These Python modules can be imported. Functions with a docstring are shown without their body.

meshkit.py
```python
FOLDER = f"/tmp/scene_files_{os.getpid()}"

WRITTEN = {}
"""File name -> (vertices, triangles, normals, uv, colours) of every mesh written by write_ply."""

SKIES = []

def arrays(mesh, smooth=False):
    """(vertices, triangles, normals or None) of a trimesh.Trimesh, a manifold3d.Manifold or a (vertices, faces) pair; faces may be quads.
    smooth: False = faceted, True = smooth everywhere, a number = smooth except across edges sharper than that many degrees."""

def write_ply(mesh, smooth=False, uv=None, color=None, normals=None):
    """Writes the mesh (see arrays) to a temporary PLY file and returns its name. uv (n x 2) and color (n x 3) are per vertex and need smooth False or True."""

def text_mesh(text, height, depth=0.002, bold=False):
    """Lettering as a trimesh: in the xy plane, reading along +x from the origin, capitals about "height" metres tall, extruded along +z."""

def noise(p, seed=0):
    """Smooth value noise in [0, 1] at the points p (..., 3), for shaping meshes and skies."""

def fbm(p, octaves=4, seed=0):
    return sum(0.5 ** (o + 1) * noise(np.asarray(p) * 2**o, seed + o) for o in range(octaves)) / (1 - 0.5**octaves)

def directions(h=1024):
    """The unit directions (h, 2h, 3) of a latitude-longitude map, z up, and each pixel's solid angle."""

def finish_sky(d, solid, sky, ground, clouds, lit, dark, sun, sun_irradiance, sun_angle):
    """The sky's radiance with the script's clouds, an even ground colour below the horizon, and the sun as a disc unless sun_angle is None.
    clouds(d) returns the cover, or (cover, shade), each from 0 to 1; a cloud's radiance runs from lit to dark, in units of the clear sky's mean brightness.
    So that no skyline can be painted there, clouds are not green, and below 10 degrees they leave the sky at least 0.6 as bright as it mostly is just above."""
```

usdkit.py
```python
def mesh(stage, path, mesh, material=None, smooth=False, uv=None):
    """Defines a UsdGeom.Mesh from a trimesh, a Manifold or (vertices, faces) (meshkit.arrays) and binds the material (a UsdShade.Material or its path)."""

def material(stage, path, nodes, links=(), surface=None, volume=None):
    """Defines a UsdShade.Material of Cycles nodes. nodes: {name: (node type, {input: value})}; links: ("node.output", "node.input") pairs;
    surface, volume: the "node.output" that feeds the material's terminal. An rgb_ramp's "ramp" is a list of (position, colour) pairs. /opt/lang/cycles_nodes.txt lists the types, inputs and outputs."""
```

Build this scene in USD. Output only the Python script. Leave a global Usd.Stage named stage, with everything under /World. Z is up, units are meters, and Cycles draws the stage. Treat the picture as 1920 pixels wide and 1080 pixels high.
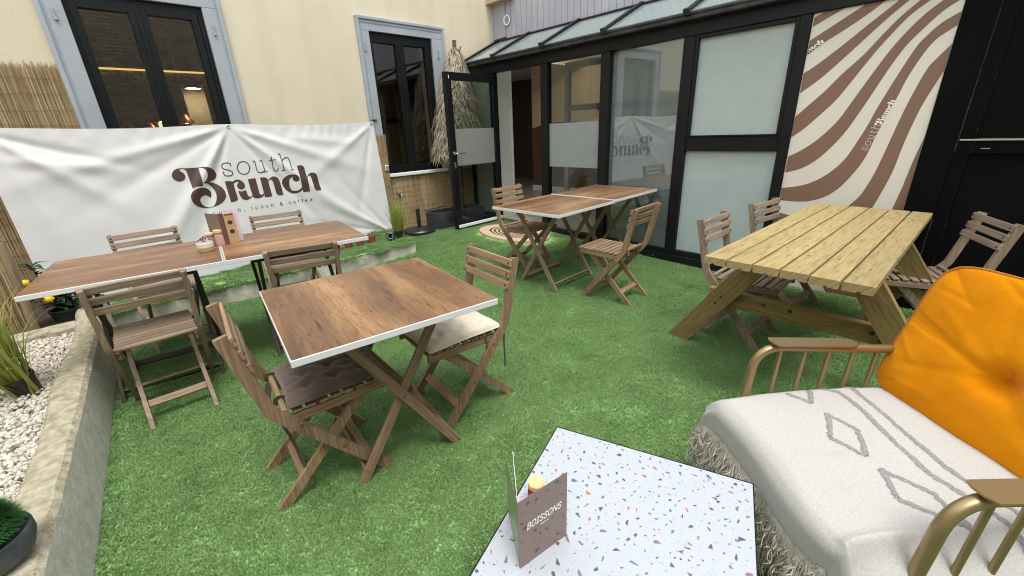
import math, random, numpy as np, trimesh, usdkit, meshkit
from pxr import Usd, UsdGeom, UsdLux, UsdShade, Gf, Sdf, Vt
from shapely.geometry import Polygon, LineString, Point, MultiPolygon, box as sbox
from shapely.ops import unary_union
from shapely import affinity

EXPOSURE, SKY, SUNI = 1.28, 0.11, 0.32
stage = Usd.Stage.CreateInMemory()
UsdGeom.SetStageUpAxis(stage, UsdGeom.Tokens.z)
UsdGeom.SetStageMetersPerUnit(stage, 1.0)
UsdGeom.Xform.Define(stage, '/World')
UsdGeom.Scope.Define(stage, '/World/Looks')
PI = math.pi
RNG = np.random.default_rng(7)
V = lambda *a: np.array(a, float)

# ---------------------------------------------------------------- camera
EYE = V(0, 0, 1.32)
YAW, PITCH, ROLL = np.radians([47.26446195, 20.87660076, 2.35936507])
fw = V(math.cos(PITCH) * math.cos(YAW), math.cos(PITCH) * math.sin(YAW), -math.sin(PITCH))
rt = V(math.sin(YAW), -math.cos(YAW), 0)
dn = np.cross(fw, rt)
rt, dn = math.cos(ROLL) * rt + math.sin(ROLL) * dn, -math.sin(ROLL) * rt + math.cos(ROLL) * dn
cam = UsdGeom.Camera.Define(stage, '/World/camera')
m4 = np.eye(4); m4[0, :3] = rt; m4[1, :3] = -dn; m4[2, :3] = -fw; m4[3, :3] = EYE
cam.AddTransformOp().Set(Gf.Matrix4d(m4.tolist()))
cam.CreateHorizontalApertureAttr(36.0)
cam.CreateVerticalApertureAttr(20.25)
cam.CreateFocalLengthAttr(777.27 / 1920 * 36)
cam.CreateClippingRangeAttr(Gf.Vec2f(0.02, 500))
cam.CreateExposureAttr(EXPOSURE)

# ---------------------------------------------------------------- sky and sun (overcast)
SUN = V(-0.12, -0.36, 1.0); SUN /= np.linalg.norm(SUN)
usdkit.material(stage, '/World/Looks/sky', {
    's': ('sky_texture', {'sky_type': 'single_scattering', 'sun_disc': False, 'sun_elevation': math.asin(SUN[2]), 'sun_rotation': math.atan2(SUN[0], SUN[1])}),
    'tc': ('texture_coordinate', {}),
    'n': ('noise_texture', {'scale': 2.2, 'detail': 5.0, 'roughness': 0.55}),
    'r': ('rgb_ramp', {'ramp': [(0.3, (6.0, 6.5, 7.1)), (0.7, (9.6, 9.8, 10.0))]}),
    'm': ('mix_color', {'fac': 0.88, 'use_clamp': False}),
    'b': ('background_shader', {'strength': SKY})},
    [('tc.generated', 'n.vector'), ('n.fac', 'r.fac'), ('s.color', 'm.a'), ('r.color', 'm.b'), ('m.result', 'b.color')], surface='b.background')
dome = UsdLux.DomeLight.Define(stage, '/World/sky')
UsdShade.MaterialBindingAPI.Apply(dome.GetPrim()).Bind(UsdShade.Material.Get(stage, '/World/Looks/sky'))
sun = UsdLux.DistantLight.Define(stage, '/World/sun')
sun.CreateNormalizeAttr(True); sun.CreateIntensityAttr(SUNI); sun.CreateAngleAttr(24.0); sun.CreateColorAttr(Gf.Vec3f(1.0, 0.965, 0.91))
zx = SUN; xx = np.cross(V(0, 1, 0), zx); xx /= np.linalg.norm(xx); yy = np.cross(zx, xx)
s4 = np.eye(4); s4[0, :3] = xx; s4[1, :3] = yy; s4[2, :3] = zx
sun.AddTransformOp().Set(Gf.Matrix4d(s4.tolist()))

# ---------------------------------------------------------------- materials
MATS = {}
def mat(name, nodes, links=(), surface='p.BSDF', volume=None):
    MATS[name] = usdkit.material(stage, '/World/Looks/' + name, nodes, links, surface=surface, volume=volume)
    return MATS[name]
def noisy(name, c1, c2, scale=4.0, rough=0.7, bump=0.0, bscale=60.0, stretch=(1, 1, 1), uv=False, detail=4.0, lo=0.35, hi=0.65, spec=0.5, metallic=0.0, rnd=0.0, dist=0.004, extra=None, sheen=0.0):
    n = {'tc': ('texture_coordinate', {}), 'mp': ('mapping', {'scale': stretch}), 'n': ('noise_texture', {'scale': scale, 'detail': detail, 'roughness': 0.6}),
         'r': ('rgb_ramp', {'ramp': [(lo, c1), (hi, c2)]}), 'p': ('principled_bsdf', {'roughness': rough, 'specular_ior_level': spec, 'metallic': metallic})}
    if sheen: n['p'][1]['sheen_weight'] = sheen
    l = [('tc.UV' if uv else 'tc.object', 'mp.vector'), ('mp.vector', 'n.vector'), ('n.fac', 'r.fac')]
    out = 'r.color'
    if rnd:
        n['oi'] = ('geometry', {}); n['rm'] = ('rgb_ramp', {'ramp': [(0, (1 - rnd,) * 3), (1, (1 + rnd,) * 3)]}); n['mx'] = ('mix_color', {'blend_type': 'multiply', 'fac': 1.0, 'use_clamp': False})
        l += [('oi.random_per_island', 'rm.fac'), ('r.color', 'mx.a'), ('rm.color', 'mx.b')]; out = 'mx.result'
    l.append((out, 'p.base_color'))
    if bump:
        n['n2'] = ('noise_texture', {'scale': bscale, 'detail': 5.0, 'roughness': 0.65}); n['b'] = ('bump', {'strength': bump, 'distance': dist})
        l += [('mp.vector', 'n2.vector'), ('n2.fac', 'b.height'), ('b.normal', 'p.normal')]
    return mat(name, n, l)
def plain(name, c, rough=0.5, metallic=0.0, spec=0.5, **k):
    return mat(name, {'p': ('principled_bsdf', {'base_color': c, 'roughness': rough, 'metallic': metallic, 'specular_ior_level': spec, **k})})
def wood(name, dark, mid, light, rough=0.62, along=4.0, across=120.0, big=(1.2, 9.0), bump=0.3, spec=0.35, blotch=0.22):
    mat(name, {'tc': ('texture_coordinate', {}), 'm1': ('mapping', {'scale': (along, across, 1)}), 'n1': ('noise_texture', {'scale': 1.0, 'detail': 6.0, 'roughness': 0.65, 'distortion': 0.08}),
        'm2': ('mapping', {'scale': (big[0], big[1], 1)}), 'n2': ('noise_texture', {'scale': 1.0, 'detail': 3.0, 'roughness': 0.5, 'distortion': 0.2}),
        'r1': ('rgb_ramp', {'ramp': [(0.28, dark), (0.5, mid), (0.72, light)]}), 'r2': ('rgb_ramp', {'ramp': [(0.3, (1 - blotch,) * 3), (0.7, (1 + blotch * 0.7,) * 3)]}),
        'oi': ('object_info', {}), 'ro': ('rgb_ramp', {'ramp': [(0, (0.86, 0.86, 0.88)), (1, (1.12, 1.1, 1.06))]}),
        'x1': ('mix_color', {'blend_type': 'multiply', 'fac': 1.0, 'use_clamp': False}), 'x2': ('mix_color', {'blend_type': 'multiply', 'fac': 1.0, 'use_clamp': False}),
        'b': ('bump', {'strength': bump, 'distance': 0.002}), 'p': ('principled_bsdf', {'roughness': rough, 'specular_ior_level': spec})},
        [('tc.UV', 'm1.vector'), ('m1.vector', 'n1.vector'), ('tc.UV', 'm2.vector'), ('m2.vector', 'n2.vector'), ('n1.fac', 'r1.fac'), ('n2.fac', 'r2.fac'), ('oi.random', 'ro.fac'),
         ('r1.color', 'x1.a'), ('r2.color', 'x1.b'), ('x1.result', 'x2.a'), ('ro.color', 'x2.b'), ('x2.result', 'p.base_color'), ('n1.fac', 'b.height'), ('b.normal', 'p.normal')])

wood('wood_weathered', (0.1121, 0.0768, 0.0497), (0.2307, 0.1638, 0.1093), (0.3494, 0.2624, 0.1838))
wood('wood_warm', (0.1152, 0.0720, 0.0413), (0.2426, 0.1589, 0.0942), (0.3760, 0.2633, 0.1653))
wood('wood_grey', (0.1187, 0.0845, 0.0621), (0.2439, 0.1792, 0.1304), (0.3757, 0.2880, 0.2210))
wood('wood_dark', (.022, .016, .012), (.05, .037, .028), (.085, .064, .05))
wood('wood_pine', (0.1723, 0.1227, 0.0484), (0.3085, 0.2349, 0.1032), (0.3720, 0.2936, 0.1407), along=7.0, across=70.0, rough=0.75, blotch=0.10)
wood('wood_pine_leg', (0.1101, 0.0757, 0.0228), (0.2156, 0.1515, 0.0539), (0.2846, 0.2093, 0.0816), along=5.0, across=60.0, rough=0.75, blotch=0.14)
# printed laminate: wide light and dark bands, cathedral figure, dark cracks
def laminate(name, seed):
    mat(name, {'tc': ('texture_coordinate', {}),
        'm1': ('mapping', {'scale': (0.9, 5.2, 1), 'location': (seed, seed * 1.7, 0)}), 'n1': ('noise_texture', {'scale': 1.0, 'detail': 3.0, 'roughness': 0.55, 'distortion': 0.6}),
        'r1': ('rgb_ramp', {'ramp': [(0.25, (.07, .037, .023)), (0.42, (.145, .075, .039)), (0.56, (.225, .122, .057)), (0.72, (.35, .205, .098))]}),
        'm2': ('mapping', {'scale': (9.0, 62.0, 1), 'location': (seed * 2, 0, 0)}), 'n2': ('noise_texture', {'scale': 1.0, 'detail': 7.0, 'roughness': 0.72, 'distortion': 1.3}),
        'r2': ('rgb_ramp', {'ramp': [(0.30, (.16, .13, .12)), (0.41, (.74, .70, .67)), (0.5, (1, 1, 1)), (0.75, (1.16, 1.14, 1.1))]}),
        'm3': ('mapping', {'scale': (0.55, 2.6, 1), 'location': (seed, 0.3, 0)}), 'w': ('wave_texture', {'bands_direction': 'y', 'scale': 6.5, 'distortion': 5.0, 'detail': 4.0, 'detail_scale': 1.6}),
        'r3': ('rgb_ramp', {'ramp': [(0.0, (.72, .68, .64)), (0.22, (1, 1, 1)), (1.0, (1.03, 1.03, 1.03))]}),
        'x1': ('mix_color', {'blend_type': 'multiply', 'fac': 1.0, 'use_clamp': False}), 'x2': ('mix_color', {'blend_type': 'multiply', 'fac': 0.45, 'use_clamp': False}),
        'b': ('bump', {'strength': 0.18, 'distance': 0.001}), 'p': ('principled_bsdf', {'roughness': 0.36, 'specular_ior_level': 0.42})},
        [('tc.UV', 'm1.vector'), ('m1.vector', 'n1.vector'), ('n1.fac', 'r1.fac'), ('tc.UV', 'm2.vector'), ('m2.vector', 'n2.vector'), ('n2.fac', 'r2.fac'), ('tc.UV', 'm3.vector'), ('m3.vector', 'w.vector'), ('w.fac', 'r3.fac'),
         ('r1.color', 'x1.a'), ('r2.color', 'x1.b'), ('x1.result', 'x2.a'), ('r3.color', 'x2.b'), ('x2.result', 'p.base_color'), ('n2.fac', 'b.height'), ('b.normal', 'p.normal')])
for i in range(5): laminate('laminate_' + 'abcde'[i], 3.1 + 2.37 * i)
plain('edge_white', (.60, .615, .61), 0.4)
plain('black_metal', (.006, .0065, .007), 0.42, spec=0.3)
noisy('black_frame', (.0045, .005, .0055), (.0075, .008, .009), 3.0, 0.42, spec=0.22)
noisy('black_gutter', (.010, .010, .011), (.055, .055, .053), 9.0, 0.55, 0.4, 90, detail=8, lo=0.42, hi=0.78)
plain('black_plastic', (.012, .012, .013), 0.35)
noisy('black_panel', (.0022, .0022, .0024), (.004, .004, .0042), 2.0, 0.7, spec=0.07)
plain('steel', (.55, .55, .55), 0.28, 1.0)
plain('brass', (.30, .225, .115), 0.42, 0.8)
plain('brass_dark', (.25, .185, .09), 0.45, 0.75)
mat('plaster', {'tc': ('texture_coordinate', {}), 'n': ('noise_texture', {'scale': 1.4, 'detail': 7.0, 'roughness': 0.6}), 'r': ('rgb_ramp', {'ramp': [(0.35, (.60, .53, .395)), (0.65, (.645, .575, .435))]}),
    'm2': ('mapping', {'scale': (5.0, 5.0, 0.35)}), 'n2': ('noise_texture', {'scale': 1.0, 'detail': 6.0}), 'r2': ('rgb_ramp', {'ramp': [(0.36, (.95, .945, .93)), (0.55, (1, 1, 1))]}), 'x': ('mix_color', {'blend_type': 'multiply', 'fac': 1.0}),
    'm4': ('mapping', {'scale': (26.0, 26.0, 60.0)}), 'n4': ('noise_texture', {'scale': 1.0, 'detail': 2.0, 'distortion': 1.5}), 'r4': ('rgb_ramp', {'ramp': [(0.20, (.74, .71, .64)), (0.25, (1, 1, 1))]}), 'x4': ('mix_color', {'blend_type': 'multiply', 'fac': 1.0}),
    'n3': ('noise_texture', {'scale': 55.0, 'detail': 5.0, 'roughness': 0.7}), 'b': ('bump', {'strength': 0.35, 'distance': 0.005}), 'p': ('principled_bsdf', {'roughness': 0.92, 'specular_ior_level': 0.12})},
    [('tc.object', 'n.vector'), ('n.fac', 'r.fac'), ('tc.object', 'm2.vector'), ('m2.vector', 'n2.vector'), ('n2.fac', 'r2.fac'), ('r.color', 'x.a'), ('r2.color', 'x.b'), ('tc.object', 'm4.vector'), ('m4.vector', 'n4.vector'), ('n4.fac', 'r4.fac'), ('x.result', 'x4.a'), ('r4.color', 'x4.b'), ('x4.result', 'p.base_color'),
     ('tc.object', 'n3.vector'), ('n3.fac', 'b.height'), ('b.normal', 'p.normal')])
noisy('paint_blue_grey', (.30, .325, .35), (.35, .378, .402), 3.0, 0.6, 0.12, 50, detail=6)
plain('paint_blue_grey_dark', (.30, .34, .39), 0.5)
noisy('paint_siding', (.31, .31, .345), (.36, .355, .39), 2.0, 0.55)
noisy('paint_white', (.70, .70, .69), (.78, .78, .77), 5.0, 0.6)
noisy('concrete_top', (.265, .23, .145), (.45, .41, .305), 26.0, 0.95, 1.0, 60, detail=12, lo=0.36, hi=0.60, dist=0.012)
noisy('concrete_side', (.47, .445, .375), (.62, .595, .52), 20.0, 0.95, 0.8, 60, detail=12, lo=0.34, hi=0.64, dist=0.006)
noisy('concrete_wall', (.32, .30, .24), (.60, .575, .485), 6.0, 0.95, 0.8, 22, detail=8, lo=0.3, hi=0.6, dist=0.012)
noisy('concrete_ground', (.22, .21, .20), (.30, .29, .28), 1.0, 0.95)
noisy('soil', (.025, .018, .012), (.075, .055, .038), 25.0, 1.0, 1.0, 60, dist=0.02)
noisy('turf_backing', (.14, .275, .08), (.36, .565, .225), 260.0, 0.95, detail=3, lo=.36, hi=.68)
noisy('tile_floor', (.36, .33, .28), (.44, .40, .345), 3.0, 0.35)
mat('neighbour_wall', {'tc': ('texture_coordinate', {}), 'mp': ('mapping', {'rotation': (PI / 2, 0, 0)}), 'b': ('brick_texture', {'color1': (.40, .33, .245), 'color2': (.26, .215, .16), 'mortar': (.215, .178, .132), 'scale': 1.0, 'brick_width': .20, 'row_height': .075, 'mortar_size': .012}), 'p': ('principled_bsdf', {'roughness': 0.9})},
    [('tc.object', 'mp.vector'), ('mp.vector', 'b.vector'), ('b.color', 'p.base_color')])
plain('room_beige', (.62, .50, .335), 0.85)
plain('room_white', (.70, .68, .62), 0.8)
plain('room_brown', (.105, .046, .020), 0.7)
plain('room_dark_brown', (.085, .055, .036), 0.6)
noisy('room_dark', (.10, .08, .06), (.18, .145, .11), 5.0, 0.8)
noisy('room_ceiling', (.05, .042, .03), (.26, .23, .175), 22.0, 0.7, 0.8, 20, (1, 5, 1), lo=.4, hi=.62)
mat('led', {'e': ('emission', {'color': (1.0, .60, .20), 'strength': 0.8})}, surface='e.emission')
mat('bulb', {'e': ('emission', {'color': (1.0, .62, .28), 'strength': 22.0})}, surface='e.emission')
mat('lamp_disc', {'e': ('emission', {'color': (1.0, .9, .72), 'strength': 22.0})}, surface='e.emission')
mat('far_window_light', {'e': ('emission', {'color': (1.0, .86, .62), 'strength': 0.8})}, surface='e.emission')
def glass(name, tint, ior=1.5, rough=0.0, gl=1.0):
    mat(name, {'t': ('transparent_bsdf', {'color': tint}), 'g': ('glossy_bsdf', {'color': (gl,) * 3, 'roughness': rough}), 'f': ('fresnel', {'IOR': ior}), 'ge': ('geometry', {}), 'iv': ('math', {'math_type': 'subtract', 'value1': 1.0}), 'fm2': ('math', {'math_type': 'multiply'}), 'm': ('mix_closure', {})},
        [('ge.backfacing', 'iv.value2'), ('iv.value', 'fm2.value1'), ('f.fac', 'fm2.value2'), ('fm2.value', 'm.fac'), ('t.BSDF', 'm.closure1'), ('g.BSDF', 'm.closure2')], surface='m.closure')
glass('glass_clear', (.80, .83, .81), 1.55)
glass('glass_dark', (.72, .72, .67), 1.95)
def frosted(name, col, film, ior=1.5, grough=0.03):
    """glass with a milky film: part passes, part scatters, and the outer face reflects"""
    mat(name, {'t': ('transparent_bsdf', {'color': (.75, .8, .78)}), 'tc': ('texture_coordinate', {}), 'n': ('noise_texture', {'scale': 9.0, 'detail': 9.0, 'roughness': 0.68, 'distortion': 0.6}), 'r': ('rgb_ramp', {'ramp': [(0.34, tuple(c * 0.93 for c in col)), (0.66, col)]}),
        'd': ('diffuse_bsdf', {}), 'tl': ('translucent_bsdf', {}), 'dm': ('mix_closure', {'fac': 0.4}), 'fm': ('mix_closure', {'fac': film}),
        'g': ('glossy_bsdf', {'color': (1, 1, 1), 'roughness': grough}), 'f': ('fresnel', {'IOR': ior}), 'ge': ('geometry', {}), 'iv': ('math', {'math_type': 'subtract', 'value1': 1.0}), 'fm2': ('math', {'math_type': 'multiply'}), 'm': ('mix_closure', {})},
        [('tc.object', 'n.vector'), ('n.fac', 'r.fac'), ('r.color', 'd.color'), ('r.color', 'tl.color'), ('d.BSDF', 'dm.closure1'), ('tl.BSDF', 'dm.closure2'), ('t.BSDF', 'fm.closure1'), ('dm.closure', 'fm.closure2'),
         ('ge.backfacing', 'iv.value2'), ('iv.value', 'fm2.value1'), ('f.fac', 'fm2.value2'), ('fm2.value', 'm.fac'), ('fm.closure', 'm.closure1'), ('g.BSDF', 'm.closure2')], surface='m.closure')
frosted('glass_frosted', (.59, .665, .645), 0.93, 1.6, 0.03)
frosted('glass_milky', (.17, .205, .20), 0.5, 2.4, 0.004)
frosted('glass_band', (.45, .47, .44), 0.62, 1.45, 0.08)
frosted('glass_green', (.40, .46, .40), 0.38, 1.6, 0.02)
frosted('glass_roof', (.46, .54, .52), 0.55, 1.6, 0.06)
noisy('reed', (.46, .31, .145), (.80, .62, .36), 3.0, 0.75, stretch=(1, 1, .25), rnd=0.38, lo=0.3, hi=0.7)
plain('reed_tie', (.06, .04, .022), 0.8)
noisy('thatch', (.50, .415, .29), (.80, .70, .53), 6.0, 0.85, rnd=0.42)
mat('banner', {'p': ('principled_bsdf', {'base_color': (.60, .59, .58), 'roughness': 0.62, 'specular_ior_level': 0.15}), 'tc': ('texture_coordinate', {}), 'n': ('noise_texture', {'scale': 220.0, 'detail': 2.0}), 'b': ('bump', {'strength': 0.08, 'distance': 0.001})},
    [('tc.object', 'n.vector'), ('n.fac', 'b.height'), ('b.normal', 'p.normal')])
plain('ink_brown', (.060, .030, .019), 0.5)
plain('ink_dark', (.055, .050, .050), 0.5)
plain('poster_cream', (.68, .635, .555), 0.55)
plain('poster_brown', (.20, .112, .072), 0.55)
plain('poster_white', (.80, .78, .74), 0.55)
plain('poster_ink', (.12, .09, .075), 0.55)
mat('turf', {'oi': ('geometry', {}), 'ob': ('object_info', {}), 'r': ('rgb_ramp', {'ramp': [(0, (.16, .28, .09)), (0.45, (.45, .64, .29)), (0.8, (.74, .86, .57)), (1, (.88, .93, .74))]}),
    'nz': ('noise_texture', {'scale': 4.5, 'detail': 5.0, 'roughness': 0.62}), 'rn': ('rgb_ramp', {'ramp': [(0.30, (.66, .76, .62)), (0.46, (1, 1, 1)), (0.68, (1.12, 1.08, 1.1))]}), 'x': ('mix_color', {'blend_type': 'multiply', 'fac': 1.0, 'use_clamp': False}),
    'p': ('principled_bsdf', {'roughness': 0.42, 'specular_ior_level': 0.5}), 't': ('translucent_bsdf', {}), 'm': ('mix_closure', {'fac': 0.22})},
    [('oi.random_per_island', 'r.fac'), ('oi.position', 'nz.vector'), ('nz.fac', 'rn.fac'), ('r.color', 'x.a'), ('rn.color', 'x.b'), ('x.result', 'p.base_color'), ('x.result', 't.color'), ('p.BSDF', 'm.closure1'), ('t.BSDF', 'm.closure2')], surface='m.closure')
def leafmat(name, ramp, tr=0.25, rough=0.45):
    mat(name, {'oi': ('geometry', {}), 'r': ('rgb_ramp', {'ramp': ramp}), 'p': ('principled_bsdf', {'roughness': rough}), 't': ('translucent_bsdf', {}), 'm': ('mix_closure', {'fac': tr})},
        [('oi.random_per_island', 'r.fac'), ('r.color', 'p.base_color'), ('r.color', 't.color'), ('p.BSDF', 'm.closure1'), ('t.BSDF', 'm.closure2')], surface='m.closure')
leafmat('grass_yellow', [(0, (.30, .33, .07)), (.5, (.55, .55, .15)), (1, (.75, .66, .30))], .35)
leafmat('grass_ball', [(0, (.05, .18, .05)), (.5, (.18, .46, .10)), (1, (.55, .78, .22))])
leafmat('leaf_dark', [(0, (.012, .045, .016)), (1, (.03, .095, .03))], 0.12, 0.3)
plain('lemon', (.85, .56, .02), 0.4)
noisy('bark', (.06, .045, .03), (.13, .10, .07), 20, 0.9)
noisy('pebble', (.56, .50, .41), (.82, .77, .68), 12.0, 0.8, rnd=0.2)
noisy('pot_black', (.010, .010, .011), (.018, .018, .02), 10, 0.45)
noisy('pot_stone', (.018, .020, .023), (.085, .09, .097), 9, 0.6, 0.2, 40, detail=7)
noisy('planter_zinc', (.022, .026, .030), (.05, .056, .062), 8, 0.55, detail=7)
noisy('gravel_dust', (.30, .27, .22), (.45, .41, .34), 60, 0.95)
plain('terracotta', (.26, .075, .042), 0.7)
noisy('jute', (.36, .255, .155), (.54, .41, .27), 70, 0.95, 0.6, 160)
plain('mat_dark', (.035, .028, .024), 0.95)
noisy('linen_brown', (.088, .062, .049), (.115, .083, .067), 5, 0.95, 0.3, 420, spec=0.15, sheen=0.3, dist=0.001)
noisy('linen_sand', (.54, .46, .365), (.62, .54, .44), 5, 0.95, 0.3, 420, spec=0.15, sheen=0.2, dist=0.001)
noisy('ribbon_olive', (.055, .045, .032), (.085, .07, .05), 9, 0.9)
noisy('fabric_orange', (.55, .185, .001), (.63, .228, .002), 5, 0.92, 0.55, 260, spec=0.06, sheen=0.04, dist=0.0015)
plain('piping_orange', (.36, .115, .004), 0.85)
noisy('throw_white', (.36, .35, .325), (.445, .435, .41), 240, 0.97, 0.6, 420, lo=0.3, hi=0.6, spec=0.08, dist=0.0025, sheen=0.2)
noisy('throw_grey', (.21, .205, .20), (.32, .31, .30), 160, 0.97, 0.9, 260, spec=0.08, dist=0.004)
noisy('fringe_yarn', (.64, .585, .48), (.80, .75, .65), 40, 0.97, spec=0.08, rnd=0.22)
noisy('terrazzo', (.36, .385, .415), (.40, .425, .455), 300, 0.42, detail=2, spec=0.4)
plain('chip_dark', (.075, .082, .098), 0.45); plain('chip_blue', (.09, .125, .26), 0.45); plain('chip_terracotta', (.38, .155, .09), 0.45); plain('chip_mauve', (.20, .13, .14), 0.45)
plain('knot_brown', (.20, .125, .05), 0.7)
plain('menu_brown', (.20, .145, .128), 0.4); plain('menu_blot', (.085, .052, .046), 0.4); plain('menu_white', (.80, .79, .77), 0.5); plain('menu_green', (.14, .17, .09), 0.3)
plain('menu_kraft', (.47, .30, .165), 0.7); plain('menu_pink', (.68, .58, .66), 0.6); plain('menu_text', (.30, .25, .32), 0.6); plain('menu_dark_brown', (.14, .062, .042), 0.4); plain('badge_brown', (.05, .022, .012), 0.6)
plain('ceramic', (.66, .60, .48), 0.35); plain('ceramic_tan', (.40, .29, .17), 0.5); plain('sugar_white', (.76, .74, .76), 0.6); plain('sugar_red', (.38, .03, .07), 0.5)
noisy('lid_wood', (.55, .36, .16), (.70, .50, .27), 40, 0.6, stretch=(1, 6, 1))
plain('jar_pink', (.50, .30, .25), 0.4); plain('jar_red', (.34, .025, .03), 0.35); plain('jar_grey', (.26, .23, .19), 0.4)
plain('plastic_white', (.75, .75, .74), 0.4); plain('plastic_grey', (.25, .26, .27), 0.4)

# ---------------------------------------------------------------- helpers
USED = {}
def path_for(name, parent=None):
    base = (str(parent.GetPath()) if parent else '/World') + '/' + name
    k = USED.get(base, 0); USED[base] = k + 1
    return base if k == 0 else f'{base}_{k:03d}'
def tag(o, label=None, cat=None, group=None, kind=None):
    o = o.GetPrim() if hasattr(o, 'GetPrim') else o
    for key, v in (('label', label), ('category', cat), ('group', group), ('kind', kind)):
        if v: o.SetCustomDataByKey(key, v)
    return o
def thing(name, label, cat, loc=(0, 0, 0), rz=0.0, group=None, tilt=None):
    x = UsdGeom.Xform.Define(stage, path_for(name))
    x.AddTranslateOp().Set(Gf.Vec3d(*map(float, loc))); x.AddRotateZOp().Set(float(rz))
    if tilt: x.AddRotateXYZOp().Set(Gf.Vec3f(*map(float, tilt)))
    return tag(x, label, cat, group)
class Sh:
    """collects shapes with uv (metres along and across the grain) into one mesh"""
    def __init__(s): s.v, s.f, s.u, s.n = [], [], [], 0
    def add(s, v, f, uv=None):
        v = np.asarray(v, float); f = np.asarray(f, int)
        if f.shape[1] == 4: f = np.vstack([f[:, [0, 1, 2]], f[:, [0, 2, 3]]])
        s.v.append(v); s.f.append(f + s.n); s.u.append(np.zeros((len(v), 2)) if uv is None else np.asarray(uv, float)); s.n += len(v)
        return s
    def tm(s, t): return s.add(t.vertices, t.faces)
    def get(s): return np.vstack(s.v), np.vstack(s.f), np.vstack(s.u)
def obj(name, sh, material, parent=None, smooth=False, label=None, cat=None, group=None, kind=None):
    p = path_for(name, parent)
    m = MATS[material] if isinstance(material, str) else material
    if isinstance(sh, Sh):
        v, f, u = sh.get()
        o = usdkit.mesh(stage, p, (v, f), m, smooth=smooth, uv=None if smooth not in (False, True) else u)
    else:
        o = usdkit.mesh(stage, p, sh, m, smooth=smooth)
    return tag(o, label, cat, group, kind)
SRND = random.Random(5)
def _box(lx, ly, lz, bev):
    """chamfered box centred at the origin, long axis x"""
    b = min(bev, lx * .45, ly * .45, lz * .45)
    pts = []
    for sx in (-1, 1):
        for sy in (-1, 1):
            for sz in (-1, 1):
                for k in range(3):
                    h = [lx / 2 - b, ly / 2 - b, lz / 2 - b]; h[k] += b
                    pts.append((sx * h[0], sy * h[1], sz * h[2]))
    hull = trimesh.convex.convex_hull(np.array(pts))
    return np.array(hull.vertices), np.array(hull.faces)
def bar(sh, p0, p1, w, t, up=(0, 0, 1), bev=0.002):
    """bar from p0 to p1, w across (perpendicular to up), t along up"""
    p0, p1, up = np.asarray(p0, float), np.asarray(p1, float), np.asarray(up, float)
    x = p1 - p0; L = np.linalg.norm(x); x /= L
    y = np.cross(up, x); y /= np.linalg.norm(y); z = np.cross(x, y)
    v, f = _box(L, w, t, bev)
    o = SRND.random() * 20
    uv = np.stack([v[:, 0] + o, v[:, 1] + v[:, 2] + o * 1.37], 1)
    return sh.add((p0 + p1) / 2 + v[:, :1] * x + v[:, 1:2] * y + v[:, 2:] * z, f, uv)
def bx(lo, hi, bev=0.0015):
    lo, hi = np.asarray(lo, float), np.asarray(hi, float)
    s = Sh(); d = hi - lo; v, f = _box(*d, bev); o = SRND.random() * 20
    k = int(np.argmax(d)); a = [0, 1, 2]; a.remove(k)
    return s.add(v + (lo + hi) / 2, f, np.stack([v[:, k] + o, v[:, a[0]] + v[:, a[1]] + o], 1))
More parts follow.
